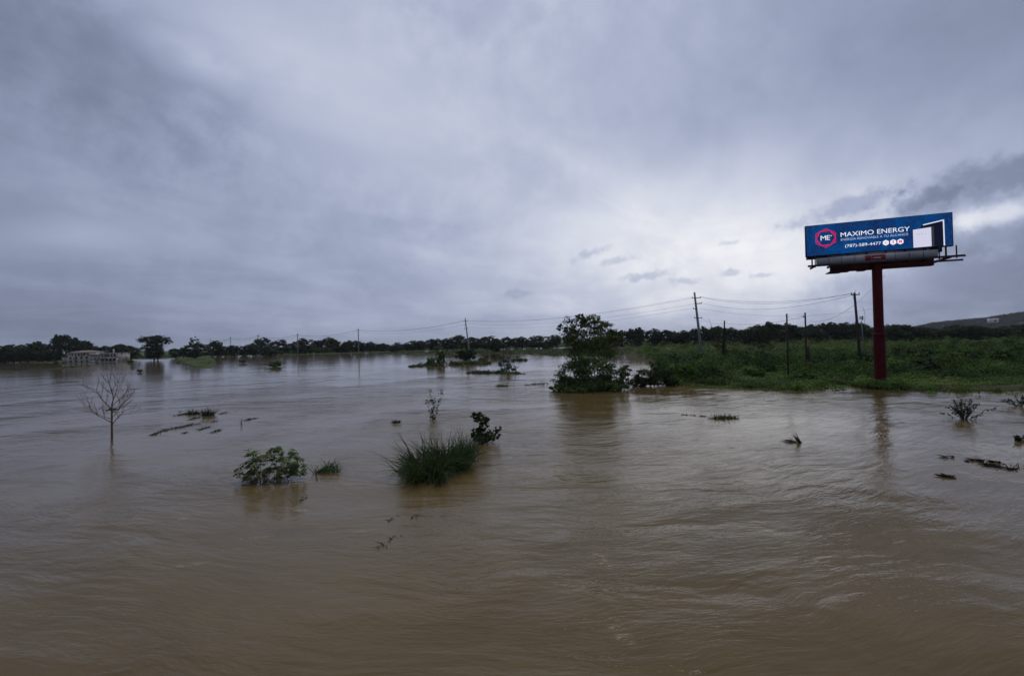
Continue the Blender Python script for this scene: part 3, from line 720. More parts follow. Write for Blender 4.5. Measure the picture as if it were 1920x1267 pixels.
# dry reeds between the islands
def reeds(name, label, px0, px1, py, n, hpx, colr, wd=.05, spread=1.0):
    mb = MB(); q0, q1 = W(px0, py), W(px1, py); s_ = q0[1] / FPX
    t_ = rs.rand(n); base = q0 + (q1 - q0) * t_[:, None]; base[:, 1] += rs.normal(size=n) * 3 * spread; base[:, 2] = -.1
    mb.blades(base, np.stack([rs.normal(size=n) * .25, rs.normal(size=n) * .2, np.ones(n)], 1), hpx * s_ * rs.uniform(.4, 1.1, n), wd, rs.uniform(0, .3, n), jitter(colr, n, .35), 3)
    return tag(mb.build(name, 'reed'), label, 'reeds', None, 'stuff')
reeds('reeds', 'dry olive reeds standing in the flood below the dome-shaped bush', 905, 975, 672, 420, 18, (.085, .08, .035), .10, 2.)
reeds('reeds', 'sparse dry reeds at the left end of the grassy strip', 825, 905, 668, 260, 10, (.07, .075, .03), .1, 2.)

# ------------------------------------------------------------------ small plants and floating debris
def tuft(name, label, cat, base, n, L, lean, spread, colr, wd=.03, droop=.35, rad=.3, group=None, mx=None, kid=None):
    t = thing(name, label, cat, base, group); mb = MB()
    r_ = rs.rand(n) ** .5 * rad; th = rs.uniform(0, 6.28, n)
    bs = np.stack([np.cos(th) * r_ * (mx or 1), np.sin(th) * r_, np.full(n, -.08)], 1)
    dr = np.stack([lean[0] + rs.normal(size=n) * spread, lean[1] + rs.normal(size=n) * spread, np.full(n, lean[2])], 1)
    mb.blades(bs, dr, L * rs.uniform(.5, 1.15, n), wd * rs.uniform(.6, 1.3, n), droop * rs.uniform(.3, 1.4, n), jitter(colr, n, .4))
    mb.build('blades', 'reed', t)['kind'] = 'stuff'
    return t
def mat_of_weed(name, label, px0, py0, px1, py1, wid, n, colr, group=None, L=.5, lift=.06):
    a_, b_ = W(px0, py0), W(px1, py1); c_ = (a_ + b_) / 2
    t = thing(name, label, 'debris', c_, group); mb = MB()
    tt = rs.rand(n); bs = (a_ + (b_ - a_) * tt[:, None]) - c_
    bs[:, 0] += rs.normal(size=n) * wid * .4; bs[:, 1] += rs.normal(size=n) * wid * .4; keep_ = np.sin(tt * 23 + px0) + rs.normal(size=n) * .7 > -.5; bs[~keep_, 1] += rs.normal(size=(~keep_).sum()) * wid; bs[:, 2] = rs.uniform(-.05, lift, n)
    ax = (a_ - b_) / (np.linalg.norm(b_ - a_) + 1e-6)
    dr = ax[None] + rs.normal(size=(n, 3)) * np.array([.6, .6, .25]); dr[:, 2] = np.abs(dr[:, 2]) * .8
    mb.blades(bs, dr, L * rs.uniform(.4, 1.2, n), .035 * rs.uniform(.6, 1.5, n), .12, jitter(colr, n, .4))
    mb.leaves(bs[:n // 2] + np.array([0, 0, .02]), rs.normal(size=(n // 2, 3)) * .4 + np.array([0, 0, 1]), .14, .08, jitter(colr, n // 2, .4))
    mb.build('weed', 'reed', t)['kind'] = 'stuff'
    return t
DK = (.040, .068, .032)
# the big reed clump
b = W(818, 884); s = b[1] / FPX
rt = thing('reed_clump', 'big clump of long dark green reeds bent over in the current', 'reeds', b)
mb = MB(); n = 2100
ctr = np.array([(-30, 0), (0, 0), (25, 8), (48, 14), (-18, -8), (10, -8), (-5, 10), (35, 4)]) * s
k = rs.randint(0, len(ctr), n)
bs = np.stack([ctr[k, 0] + rs.normal(size=n) * .28, ctr[k, 1] * 4.5 + rs.normal(size=n) * .6, rs.uniform(-.1, .3, n)], 1)
cl_l = np.array([(-.55, -.2), (.15, -.3), (.4, .1), (.1, .3), (-.3, -.7), (.35, -.8), (-.35, .2), (.5, -.3)])
dr = np.stack([rs.normal(size=n) * .32 + cl_l[k, 0], rs.normal(size=n) * .32 + cl_l[k, 1] - .1, rs.uniform(.7, 1.4, n)], 1)
mb.blades(bs, dr, rs.uniform(1.0, 2.9, n), rs.uniform(.025, .05, n), rs.uniform(.1, .85, n), jitter((.070, .115, .040), n, .5), 5)
n2 = 130                                              # trailing blades laid down by the flow
bs = np.stack([rs.uniform(-40, 10, n2) * s, rs.uniform(-1.0, -.3, n2), rs.uniform(.1, .5, n2)], 1)
mb.blades(bs, np.stack([-.35 + rs.normal(size=n2) * .3, -1 + rs.normal(size=n2) * .2, rs.uniform(-.1, .25, n2)], 1), rs.uniform(.6, 1.2, n2), .045, .35, jitter((.075, .115, .05), n2, .3), 4)
mb.build('blades', 'reed', rt)['kind'] = 'stuff'
mb = MB()
for a_, c_ in [((-2, -1.1, .25), (4, -1.3, .95)), ((3, -1.2, .7), (-6, -1.2, .55)), ((4, -1.3, .95), (7, -1.2, 1.15))]:
    mb.tube(curved((a_[0] * s, a_[1], a_[2]), (c_[0] * s, c_[1], c_[2]), 4, .05), [.018, .016, .014, .01], 5)
mb.build('stalk', 'pale_bark', rt)
tuft('reed_tuft', 'small reed tuft swept sideways just beside the big reed clump', 'reeds', W(768, 882), 120, .75, (-.75, -.25, .5), .35, DK, .03, .5, .3, mx=1.5)
tuft('reed_tuft', 'loose reed blades trailing below the big reed clump', 'reeds', W(838, 908), 26, .5, (-.5, -.5, .12), .3, (.035, .06, .04), .03, .2, .25)
# leafy shrub behind the reeds
b = W(908, 829); s = b[1] / FPX
leafy('shrub', 'leafy dark shrub with a taller leaf tuft right behind the big reed clump', 'shrub', b,
      [((px - 908) * s, 0, (829 - py) * s, rx * s, rx * s, ry * s) for px, py, rx, ry in [(895, 812, 12, 14), (908, 800, 10, 12), (925, 815, 14, 11), (898, 780, 13, 10), (912, 786, 8, 7), (905, 822, 18, 8), (934, 804, 6, 6)]], 190, 14, .17, (.058, .092, .03), 10, asp=.5, stem_r=.025)
# broadleaf bush with pale stems
b = W(500, 900); s = b[1] / FPX
bb = thing('broadleaf_bush', 'broadleaf bush with pale forking stems standing in brown water', 'bush', b)
cr, st = MB(), MB()
ros = []
for px, py, rx, ry, n in [(462, 880, 20, 16, 46), (475, 856, 20, 14, 40), (500, 868, 26, 20, 60), (520, 850, 16, 14, 34), (545, 868, 24, 18, 60), (560, 882, 16, 14, 36), (535, 885, 22, 14, 40), (480, 888, 26, 12, 40), (470, 846, 10, 6, 14), (518, 841, 10, 6, 14), (552, 848, 9, 7, 14)]:
    dd = rs.normal(size=(n, 3)); dd /= np.linalg.norm(dd, axis=1)[:, None]; dd *= rs.uniform(.5, 1, (n, 1))
    ros.append(np.stack([(px - 500) * s + dd[:, 0] * rx * s, dd[:, 1] * rx * s * 1.1, np.maximum((900 - py) * s + dd[:, 2] * ry * s, .02)], 1))
ros = np.concatenate(ros); m_ = len(ros); kk = 7
out = ros - np.array([0, 0, .5]); out /= np.linalg.norm(out, axis=1)[:, None]
nr = out * .5 + np.array([0, 0, .9]) + rs.normal(size=(m_, 3)) * .3; nr /= np.linalg.norm(nr, axis=1)[:, None]
ax0 = np.cross(nr, rs.normal(size=(m_, 3))); ax0 /= np.linalg.norm(ax0, axis=1)[:, None]; ax1 = np.cross(nr, ax0)
lc = jitter((.105, .155, .042), m_, .45)
for j in range(kk):
    th = 2 * math.pi * j / kk + rs.uniform(-.2, .2, m_); a_ = ax0 * np.cos(th)[:, None] + ax1 * np.sin(th)[:, None] - nr * .25
    L = rs.uniform(.12, .23, m_)
    cr.leaves(ros + a_ * (L * .5)[:, None], nr + a_ * .25, L, L * .42, lc, a_)
for c_ in ros[rs.choice(m_, 26, False)]:
    st0 = np.array([rs.choice([-6, -4, 30]) * s, -.3, -.3]); mid = st0 * .6 + c_ * .4 + np.array([0, -.1, -.05])
    p_ = np.concatenate([curved(st0, mid, 4, .03), curved(mid, c_, 4, .05)[1:]])
    st.tube(p_, np.linspace(.032, .008, len(p_)), 6)
st.build('stem', 'pale_bark', bb, True); cr.build('foliage', 'leaf', bb)
tuft('grass_tuft', 'arching grass tuft beside the broadleaf bush', 'grass', W(612, 884), 140, 1.25, (.4, .1, .9), .45, (.065, .105, .042), .045, .55, .45, mx=1.6)
tuft('grass_tuft', 'half drowned grass tuft in front of the arching tuft', 'grass', W(600, 897), 34, .45, (.2, -.3, .3), .4, DK, .035, .4, .3)
# bare sapling
b = W(210, 820); s = b[1] / FPX
bt = thing('bare_tree', 'leafless sapling with spreading branches standing in the flood', 'tree', b)
mb = MB(); mb.tube([(0, 0, -.6), (0, 0, .4), (.01, 0, 1.3), (.03, 0, 2.1), (.05, 0, 2.75)], [.085, .08, .07, .06, .05], 8); mb.build('trunk', 'pale_bark', bt, True)
def limb(mb, p, d_, L, r_, lev):
    n = 6; pts = [np.array(p, float)]; d_ = d_ / np.linalg.norm(d_)
    for k in range(n):
        d_ = d_ + np.array([0, 0, .07]) + rs.normal(size=3) * .09; d_ /= np.linalg.norm(d_); pts.append(pts[-1] + d_ * L / n)
    mb.tube(pts, np.linspace(r_, r_ * .45, n + 1), 5)
    if lev:
        for k in range(2, n + 1):
            for sgn in ((1, -1) if k == n else (1 if k % 2 else -1,)):
                sd_ = np.cross(d_, [0, 1, .2]); q = d_ + sd_ * sgn * rs.uniform(.45, .95) + np.array([0, rs.normal() * .5, .1])
                limb(mb, pts[k], q, L * rs.uniform(.42, .62), r_ * .5, lev - 1)
for z0, dx, dy, dz, L, r_ in [(1.2, -1.2, .1, .62, 2.1, .040), (1.05, 1.15, -.2, .75, 2.2, .036), (1.6, .5, .6, 1., 1.5, .028), (2.3, -.62, .1, 1., 2.0, .042), (2.6, .42, -.1, 1., 2.0, .044), (2.0, 1.2, .2, .45, 1.9, .032), (2.7, -.05, .3, 1., 1.8, .036), (1.5, -1.1, -.5, .5, 1.6, .028), (2.55, .9, .1, .7, 1.7, .03)]:
    mb = MB(); limb(mb, (.02, 0, z0), np.array([dx, dy, dz]), L, r_, 2); mb.build('branch', 'pale_bark', bt, True)
tuft('grass_wad', 'wad of green grass caught in the fork of the leafless sapling', 'debris', b + np.array([.03, -.05, 2.35]), 150, .38, (0, 0, .25), .6, (.06, .075, .024), .04, .5, .26)
# thin sapling
b = W(813, 785); s = b[1] / FPX
ts = thing('sapling', 'thin young sapling with sparse leaves behind the big reed clump', 'tree', b)
st, cr = MB(), MB()
for x0, x1, h in [(0, -6, 56), (1, 17, 54), (0, 2, 40), (-1, -10, 36)]:
    p_ = curved((x0 * s, 0, -.3), (x1 * s, rs.normal() * .2, h * s), 8, .03); st.tube(p_, np.linspace(.022, .007, 8), 5)
    n = 60; tt = rs.uniform(.12, 1, n); pp = np.stack([np.interp(tt, np.linspace(0, 1, 8), p_[:, k]) for k in range(3)], 1) + rs.normal(size=(n, 3)) * np.array([.13, .13, .06])
    cr.leaves(pp, rs.normal(size=(n, 3)) + np.array([0, 0, .6]), rs.uniform(.14, .26, n), .12, jitter((.095, .125, .045), n, .35))
st.build('stem', 'pale_bark', ts); cr.build('foliage', 'leaf', ts)
tuft('weed_clump', 'small round weed clump afloat near the thin sapling', 'debris', W(743, 792), 150, .6, (0, 0, .95), .5, (.055, .065, .03), .045, .5, .34)
# left debris group
tuft('grass_tuft', 'upright fan of grass at the end of the drowned debris', 'grass', W(388, 779), 150, 1.5, (.25, 0, .9), .35, (.034, .055, .028), .04, .35, .5, mx=1.4)
tuft('grass_tuft', 'dark shrubby tuft beside the upright fan of grass', 'grass', W(363, 776), 190, 1.2, (0, 0, .9), .55, DK, .045, .6, .5, mx=1.6)
tuft('grass_tuft', 'single small tuft on a stalk at the edge of the drowned debris', 'grass', W(337, 772), 30, .45, (0, 0, .8), .5, DK, .04, .6, .12)
for a_ in [(333, 779, 350, 775, .3, 70, 'flat weed raft between the small stalk and the dark tuft'), (284, 816, 312, 806, .18, 70, 'tail end of the long drowned grass mat'), (300, 809, 375, 793, .75, 190, 'long dark grass mat trailing downstream in the flood'),
           (374, 806, 392, 800, .2, 60, 'small grass raft below the long grass mat'), (398, 811, 414, 805, .2, 60, 'small outer grass raft beside the long grass mat'), (412, 776, 428, 772, .12, 30, 'thin floating stick past the upright fan of grass'),
           (462, 788, 479, 784, .25, 70, 'small flat weed clump beside a thin twig'), (344, 812, 352, 810, .1, 20, 'tiny weed scrap below the long grass mat'), (398, 791, 410, 788, .12, 24, 'sliver of weed right below the upright fan of grass'), (360, 785, 374, 783, .2, 50, 'weed knot under the dark shrubby tuft')]:
    mat_of_weed('floating_weed', a_[6], *a_[:6], DK, 'floating weed by the leafless sapling')
tuft('twig', 'thin brown twig sticking up beside a flat weed clump', 'debris', W(453, 795), 9, .7, (0, 0, 1), .18, (.05, .035, .025), .03, .05, .08)
# drowned grass in the brown water in front
for px, py, lb in [(575, 932, 'faint drowned blades in front of the broadleaf bush'), (780, 966, 'drowned grass tips below the big reed clump'), (738, 972, 'few drowned blades left of the drowned grass tips'), (716, 1024, 'drowned blue-green blades streaming in the open brown water'), (735, 1008, 'short drowned blades above the streaming blades')]:
    mat_of_weed('drowned_grass', lb, px - 8, py + 6, px + 8, py - 6, .12, 18, (.075, .085, .07), 'drowned grass in the brown water', .38, .0)
# middle bits
tuft('weed_clump', 'low weed clump in the flood below the small island', 'debris', W(940, 724), 110, 1.0, (0, 0, .8), .6, (.045, .055, .03), .06, .5, .7, mx=1.6)
mat_of_weed('floating_weed', 'line of brown weed and twigs beside the dense dark bush', 985, 722, 1030, 719, .3, 110, (.06, .05, .03), None, .9, .15)
tuft('twig', 'bare twigs poking up beside the dense dark bush', 'debris', W(1016, 721), 16, 1.5, (0, 0, 1), .35, (.05, .04, .03), .035, .05, .5)
# right-hand water
tuft('weed_clump', 'floating clump of green grass in open water before the field', 'debris', W(1357, 784), 260, .8, (.1, 0, .75), .6, (.06, .095, .03), .05, .45, .6, mx=1.9)
mat_of_weed('floating_weed', 'thin string of weed trailing from the floating grass clump', 1278, 777, 1326, 781, .12, 60, DK, None, .35, .05)
st_ = tuft('reed_tuft', 'bent reeds folded into a peak above the rippled water', 'reeds', W(1500, 830), 14, .85, (-.5, 0, .9), .1, (.05, .075, .04), .05, .1, .12)
mat_of_weed('floating_weed', 'flattened weed at the foot of the bent reeds', 1474, 827, 1506, 830, .14, 60, DK, None, .5, .1)
mat_of_weed('floating_weed', 'dark floating log-like weed close to the field shore', 1568, 732, 1588, 731, .2, 60, (.04, .04, .025), None, .6, .12)
def spiky(px, py, n, hpx, wpx, label):
    b = W(px, py); s = b[1] / FPX
    t = thing('drowned_shrub', label, 'shrub', b); st, cr = MB(), MB()
    for k in range(n):
        e = np.array([rs.uniform(-1, 1) * wpx * s, rs.uniform(-.6, .6) * wpx * s, rs.uniform(.25, 1) * hpx * s])
        e[2] *= 1 - .45 * abs(e[0]) / (wpx * s)
        p_ = curved((e[0] * .1, e[1] * .1, -.2), e, 6, .04, .08); st.tube(p_, np.linspace(.02, .006, 6), 5)
        q = 26; tt = rs.uniform(.35, 1, q); pp = np.stack([np.interp(tt, np.linspace(0, 1, 6), p_[:, j]) for j in range(3)], 1) + rs.normal(size=(q, 3)) * .05
        cr.leaves(pp, rs.normal(size=(q, 3)) * .6 + np.array([0, 0, 1]), rs.uniform(.13, .26, q), .09, jitter((.034, .055, .03), q, .3))
    st.build('stem', 'bark', t); cr.build('foliage', 'leaf', t); return t
spiky(1808, 785, 30, 42, 42, 'airy dark shrub standing alone in the flood right of the pole reflection')
spiky(1914, 762, 10, 26, 26, 'thin dark shrub in the water near the field shore')
spiky(1916, 827, 8, 16, 14, 'small dark sprig rising from the rippled water')
for a_ in [(1822, 863, 1846, 865, .12, 50, 'thin dark weed streak on the rippled water'), (1850, 872, 1880, 876, .22, 120, 'larger dark weed raft on the rippled water'), (1858, 866, 1873, 867, .14, 40, 'small dark weed raft above the larger raft'), (1888, 879, 1908, 881, .08, 30, 'faint weed streak between two dark rafts'), (1768, 893, 1790, 896, .14, 60, 'dim weed patch on the rippled water'), (1814, 865, 1817, 866, .08, 14, 'tiny weed lump at the end of the weed streak'), (1768, 857, 1790, 858, .08, 20, 'faint weed threads below the airy dark shrub')]:
    mat_of_weed('floating_weed', a_[6], *a_[:6], (.022, .026, .018), 'dark weed rafts on the rippled water', .4, .08)
tuft('weed_clump', 'dark bristling weed clump among the weed rafts', 'debris', W(1918, 876), 90, .5, (0, 0, .4), .6, (.022, .028, .018), .04, .4, .45, mx=1.8)
# specks along the far left water
for px, py, w_, v in [(263, 698, 10, 1), (248, 691, 4, 1), (245, 680, 10, 4), (335, 681, 6, 1), (88, 684, 3, 2), (48, 684, 2.5, 2), (183, 681, 3, 2), (105, 682, 6, 2), (120, 681, 5, 1)]:
    bush(px, py, w_ * 1.6, w_ * .6, v, 'small weed hummock in the wide water by the ruined building', 'weed hummocks on the wide water', name='weed_hummock')

# ------------------------------------------------------------------ utility poles and wires
def pole(px, top_py, Y, zb, r0, r1, material, label, arms=(), group=None, lean=None, sides=10):
    tp = P(px, top_py, Y); h = tp[2] - zb
    bx = tp[0] + (lean or 0.0)
    t = thing('utility_pole', label, 'utility pole', (bx, Y, zb), group)
    mb = MB(); mb.tube([(0, 0, -.5), (-(lean or 0) * .5, 0, h * .5), (-(lean or 0), 0, h)], [r0, (r0 + r1) / 2, r1], sides); mb.build('shaft', material, t, True)
    for dz, xl, xr in arms:
        z_ = h - dz; ox = -(lean or 0) * z_ / h
        mb = MB(); mb.box((ox + xl, -.08 - r1, z_ - .08), (ox + xr, .08 - r1, z_ + .08)); mb.build('crossarm', 'dark_steel', t)
        for xi in (xl, xr):
            if abs(xi) < .4: continue
            mb = MB(); mb.tube([(ox + xi * .94, -r1, z_ + .08), (ox + xi * .94, -r1, z_ + .2), (ox + xi * .94, -r1, z_ + .3), (ox + xi * .94, -r1, z_ + .42)], [.05, .1, .06, .08], 7); mb.build('insulator', 'ceramic', t)
    return tp, t
poleinfo = [(1302, 548, 131, .8, .42, .24), (872, 596, 238, .0, .40, .24), (671.5, 615, 340, .0, .40, .25), (558, 625, 430, .1, .42, .28), (484, 627, 520, .2, .42, .3), (432, 631, 610, .2, .42, .3), (395, 636, 660, .2, .42, .3)]
names_ = ['tall grey concrete pole with steel arms in the overgrown field', 'tall grey concrete pole rising behind the drowned island', 'slim concrete pole standing in open flood water with a long reflection']
TOPS = []
for i, (px, ty, Y, zb, r0, r1) in enumerate(poleinfo):
    arms = [(1.6, -.9, 1.5), (3.1, -.2, 1.5), (4.5, -.95, .2), (7.0, -.9, 1.2)] if i == 0 else [(1.6, -1.0, 1.0), (3.6, -1.0, .2), (5.2, -1., 1.)]
    lb = names_[i] if i < 3 else 'distant thin concrete pole of the line across the flood'
    tp, t = pole(px, ty, Y, zb, r0, r1, 'concrete', lb, arms, 'concrete pole line across the flood', lean=.012 * Y if i == 0 else (.02 * Y * .4 if i == 1 else 0))
    TOPS.append(tp)
mb = MB()
def wire(a, b, sag, r_, label, group='overhead wires'):
    a, b = np.asarray(a, float), np.asarray(b, float); t_ = np.linspace(0, 1, 17)[:, None]
    p_ = a + (b - a) * t_; p_[:, 2] -= sag * 4 * (t_ * (1 - t_))[:, 0]
    mb = MB(); mb.tube(p_, r_, 4)
    return tag(mb.build('overhead_wire', 'wire'), label, 'wire', group)
lv = [(-.8, -1.3), (1.3, -1.3), (1.3, -2.9), (-.8, -4.3)]
SPAN = ['thin wire sagging from the tall field pole to the pole behind the drowned island', 'thin wire sagging from the island pole to the slim pole in open water', 'thin wire from the slim pole in open water to the next farther pole'] + ['hair-thin wire between distant poles far across the flood'] * 6
LW = 'thin overhead wire sagging between two concrete poles over the flood'
for i in range(len(TOPS) - 1):
    for dx, dz in (lv if i == 0 else lv[:3]):
        a_ = TOPS[i] + np.array([dx + (.012 * 131 * .1 if i == 0 else 0), -.3, dz]); b_ = TOPS[i + 1] + np.array([dx * .6, -.3, dz * 1.0])
        wire(a_, b_, 2.6, .022 + .012 * i, SPAN[i], SPAN[i])
# leaning wooden pole next to the billboard
tp0, t0 = pole(1602, 549, 88, .7, .27, .19, 'pole_wood', 'leaning dark wooden pole with a steel conduit beside the billboard', [(.35, -.75, .75)], None, lean=.75)
mb = MB(); h0 = tp0[2] - .7
mb.tube([(.62, -.25, -.4), (.2, -.25, h0 * .62)], .07, 7); mb.build('conduit', 'galvanised', t0)
mb = MB(); mb.tube([(-.7, 0, h0), (-.55, 0, h0 + .5)], [.05, .03], 6); mb.build('top_pin', 'ceramic', t0)
mb = MB()
for zq in (0, .35, .7):
    mb.box((-.35 + .2, -.42, h0 * .64 + zq * .6), (.45, -.2, h0 * .64 + .12 + zq * .6))
mb.tube([(.35, -.3, h0 * .63), (.4, -.3, h0 * .63 + .8)], [.09, .05], 7)
mb.build('cable_terminal', 'dark_steel', t0)
mb = MB()
th = np.linspace(-1.35, 1.5, 14)
mb.tube(np.stack([.25 + .55 * np.cos(th), np.full(14, -.3), h0 * .68 + 1.7 * np.sin(th)], 1), .025, 5)
th = np.linspace(math.pi * .95, math.pi * 1.45, 9)
mb.tube(np.stack([-.4 + .9 * np.cos(th), np.full(9, -.25), h0 - .2 + 1.5 * np.sin(th)], 1), .02, 5)
mb.build('cable_loop', 'wire', t0)
tpa, _ = pole(1475, 588, 77, .6, .15, .12, 'pole_wood', 'short plain dark wooden pole standing foremost in the overgrown field', [], 'short wooden poles in the field', sides=8)
tpb, tb = pole(1509.5, 586, 98, .7, .19, .15, 'pole_wood', 'wooden pole with a small arm and a grey box at its foot', [(.9, -.5, .1)], 'short wooden poles in the field', sides=8)
mb = MB(); mb.box((.25, -.2, 0), (.7, .2, 3.6)); mb.build('equipment_box', 'pole_wood', tb)
tpc, tc_ = pole(1358.5, 601, 110, .7, .2, .16, 'pole_wood', 'leaning wooden pole wrapped in vines in the overgrown field', [], 'short wooden poles in the field', lean=-.6, sides=8)
hc = tpc[2] - .7
mb = MB(); n = 900; zv = rs.uniform(0, 1, n) ** 1.3 * hc * .82; thv = rs.uniform(0, 6.28, n); rv_ = .2 + .55 * (1 - zv / hc) * rs.rand(n)
mb.leaves(np.stack([zv / hc * .6 + np.cos(thv) * rv_, np.sin(thv) * rv_, zv], 1), np.stack([np.cos(thv), np.sin(thv), np.full(n, .4)], 1), .3, .2, jitter((.06, .075, .022), n, .4)); mb.build('vine', 'leaf', tc_)
dc = thing('dead_cane', 'thin dead cane leaning out above the vine-wrapped pole', 'plant', P(1352, 655, 109))
e_ = P(1328, 596, 109) - P(1352, 655, 109)
mb = MB(); mb.tube(curved((0, 0, -1), e_, 6, .02), np.linspace(.12, .02, 6), 5); mb.build('stem', 'pale_bark', dc)
mb = MB(); n = 160; tt = rs.rand(n) * .65; mb.leaves(e_[None] * tt[:, None] + rs.normal(size=(n, 3)) * .2, rs.normal(size=(n, 3)), .35, .2, jitter((.07, .085, .025), n, .4)); mb.build('foliage', 'leaf', dc)
# wires to the wooden pole and onward
T1 = TOPS[0]
wire(T1 + np.array([1.4, -.3, -1.3]), tp0 + np.array([-.7, -.2, -.1]), 1.9, .024, 'upper overhead wire from the tall concrete pole to the leaning wooden pole', 'wires to the leaning wooden pole')
wire(T1 + np.array([1.4, -.3, -1.25]), tp0 + np.array([.1, -.2, -.1]), 1.5, .024, 'upper overhead wire from the tall concrete pole to the leaning wooden pole', 'wires to the leaning wooden pole')
wire(T1 + np.array([1.4, -.3, -2.9]), tp0 + np.array([-.2, -.2, -.35]), 2.2, .024, 'upper overhead wire from the tall concrete pole to the leaning wooden pole', 'wires to the leaning wooden pole')
wire(T1 + np.array([1.1, -.3, -4.4]), P(1640, 578, 120), 2.0, .018, 'faint middle wire passing behind the short wooden poles')
wire(T1 + np.array([1.2, -.3, -6.9]), tpc + np.array([0, 0, -.6]), .7, .024, 'low wire from the tall concrete pole to the vine-wrapped pole')
wire(tpc + np.array([0, 0, -.6]), tpb + np.array([-.4, 0, -.8]), .8, .022, 'low wire from the vine-wrapped pole to the pole with the grey box')
wire(tpa + np.array([0, 0, -.4]), tpb + np.array([-.3, 0, -.9]), .4, .016, 'short wire between the two plain wooden poles')
wire(tpa + np.array([0, 0, -.1]), tpb + np.array([-.4, 0, -.2]), .1, .016, 'upper short wire between the two plain wooden poles')
wire(P(1660, 515, 72), P(1603, 571, 89), .15, .022, 'steep wire running from behind the billboard pole down to the leaning pole')
wire(P(1603, 571, 89), P(1520, 602, 150), 1.2, .03, 'slack wire falling from the leaning pole towards the trees')

# ------------------------------------------------------------------ billboard
ZB, ZT = 17.15, 21.08
L_, R_ = P(1512, 452, 63.5), P(1785.5, 428, 58.0)
Lp, Rp = np.array([L_[0], 63.5]), np.array([R_[0], 58.0])
WID = float(np.linalg.norm(Rp - Lp)); HGT = ZT - ZB
ux = (Rp - Lp) / WID; rz = math.atan2(ux[1], ux[0])
poleX = P(1648.5, 640, 61.0)[0]
bb_ = thing('billboard', 'tall roadside billboard with a lit blue screen on a single red pole', 'billboard', (poleX, 61.0, .6))
# frame at the lower left corner of the screen; x along the face, y away from the viewer, z up
BM = Matrix.Translation((Lp[0] - poleX, Lp[1] - 61.0, ZB - .6)) @ Matrix.Rotation(rz, 4, 'Z')
def part(name, mbx, material, parent=bb_, smooth=False):
    o = mbx.build(name, material, parent, smooth)
    if parent is bb_: o.matrix_local = BM
    return o
pc = MB(); zc = ZB - .6
rt_, rl_ = 16.0 / 2 * 61 / FPX, 19.0 / 2 * 61 / FPX
zcol = P(1648, 626, 61)[2] - .6
mbp = MB(); mbp.tube([(0, 0, zcol), (0, 0, zc - .9)], rt_, 28, cap=False); mbp.build('upper_pole', 'red_paint', bb_, True)
mbp = MB(); mbp.tube([(0, 0, -1.2), (0, 0, zcol)], rl_, 28, cap=False); mbp.build('lower_pole', 'red_paint', bb_, True)
mbp = MB(); mbp.tube([(0, 0, zcol - .12), (0, 0, zcol + .12)], rl_ + .1, 28); mbp.build('flange', 'dark_red_paint', bb_, False)
# front cabinet and screen
m = MB(); m.box((-.08, .02, -.08), (WID + .08, .55, HGT + .06)); part('cabinet', m, 'black_cabinet')
m = MB(); m.add([(0, 0, 0), (WID, 0, 0), (WID, 0, HGT), (0, 0, HGT)], [(0, 1, 2, 3)]); screen = part('screen', m, 'led_blue')
# rear cabinet, set in a V
m = MB()
m.add([(.3, 1.0, -.1), (WID + .25, 3.4, -.25), (WID + .1, 4.0, -.25), (.2, 1.6, -.1), (.3, 1.0, HGT - .1), (WID + .25, 3.4, HGT + .05), (WID + .1, 4.0, HGT + .05), (.2, 1.6, HGT - .1)], [(0, 3, 2, 1), (4, 5, 6, 7), (0, 1, 5, 4), (1, 2, 6, 5), (2, 3, 7, 6), (3, 0, 4, 7)])
part('rear_cabinet', m, 'black_cabinet')
m = MB()
for k in range(7):
    xk = WID * (k + .5) / 7; dk = 1.0 + 2.4 * xk / WID
    m.box((xk - .08, .55, .3), (xk + .08, dk, .46)); m.box((xk - .08, .55, HGT - .6), (xk + .08, dk, HGT - .44))
part('brace_frame', m, 'dark_steel')
# support below the screen
px0, px1 = .95, WID * .895
m = MB(); m.box((px0, -.42, -1.28), (px1, -.36, -.42)); board = part('skirt_board', m, 'grey_board')
for k in range(1, 9):
    xk = px0 + (px1 - px0) * k / 9
    mm = MB(); mm.box((xk - .02, -.435, -1.28), (xk + .02, -.421, -.42)); part('board_seam', mm, 'dark_steel', bb_)
m = MB(); m.box((WID * .19, .9, -2.15), (WID * .90, 1.8, -.95)); part('main_beam', m, 'dark_red_paint')
for k in range(8):
    xk = WID * (.04 + .92 * k / 7); rear = 1.2 + 2.3 * xk / WID
    mm = MB(); mm.box((xk - .09, -.95, -1.62), (xk + .09, rear, -1.36)); part('outrigger', mm, 'dark_red_paint')
    mm = MB(); mm.box((xk - .07, .1, -1.36), (xk + .07, .28, -.08)); part('upright', mm, 'dark_steel')
m = MB(); m.box((-.05, -.95, -1.355), (WID + .75, -.45, -1.30)); part('catwalk', m, 'dark_steel')
m = MB(); m.box((-.1, -1.0, -1.56), (WID + .8, -.93, -1.38)); part('catwalk_edge', m, 'dark_steel')
m = MB(); m.box((WID * .8, 2.6, -1.62), (WID + 2.0, 2.7, -1.4)); part('rear_catwalk_edge', m, 'dark_steel')
m = MB(); m.box((-.15, -.30, -.52), (WID * .88, -.20, -.36)); part('rail', m, 'dark_steel')
for xk in (.85, WID * .9 + .05, WID + .18):
    mm = MB(); mm.box((xk - .05, -.45, -1.6), (xk + .05, -.31, -.08)); part('rail_post', mm, 'dark_steel')
m = MB(); m.box((WID * .19 - .35, .3, -2.28), (WID * .19 + 1.2, 2.4, -2.16)); part('end_plate', m, 'dark_steel')
for xk in (.30, .42, .54):
    mm = MB(); mm.box((WID * xk - .5, .7, -2.24), (WID * xk + .35, 2.0, -2.152)); part('beam_plate', mm, 'dark_red_paint')
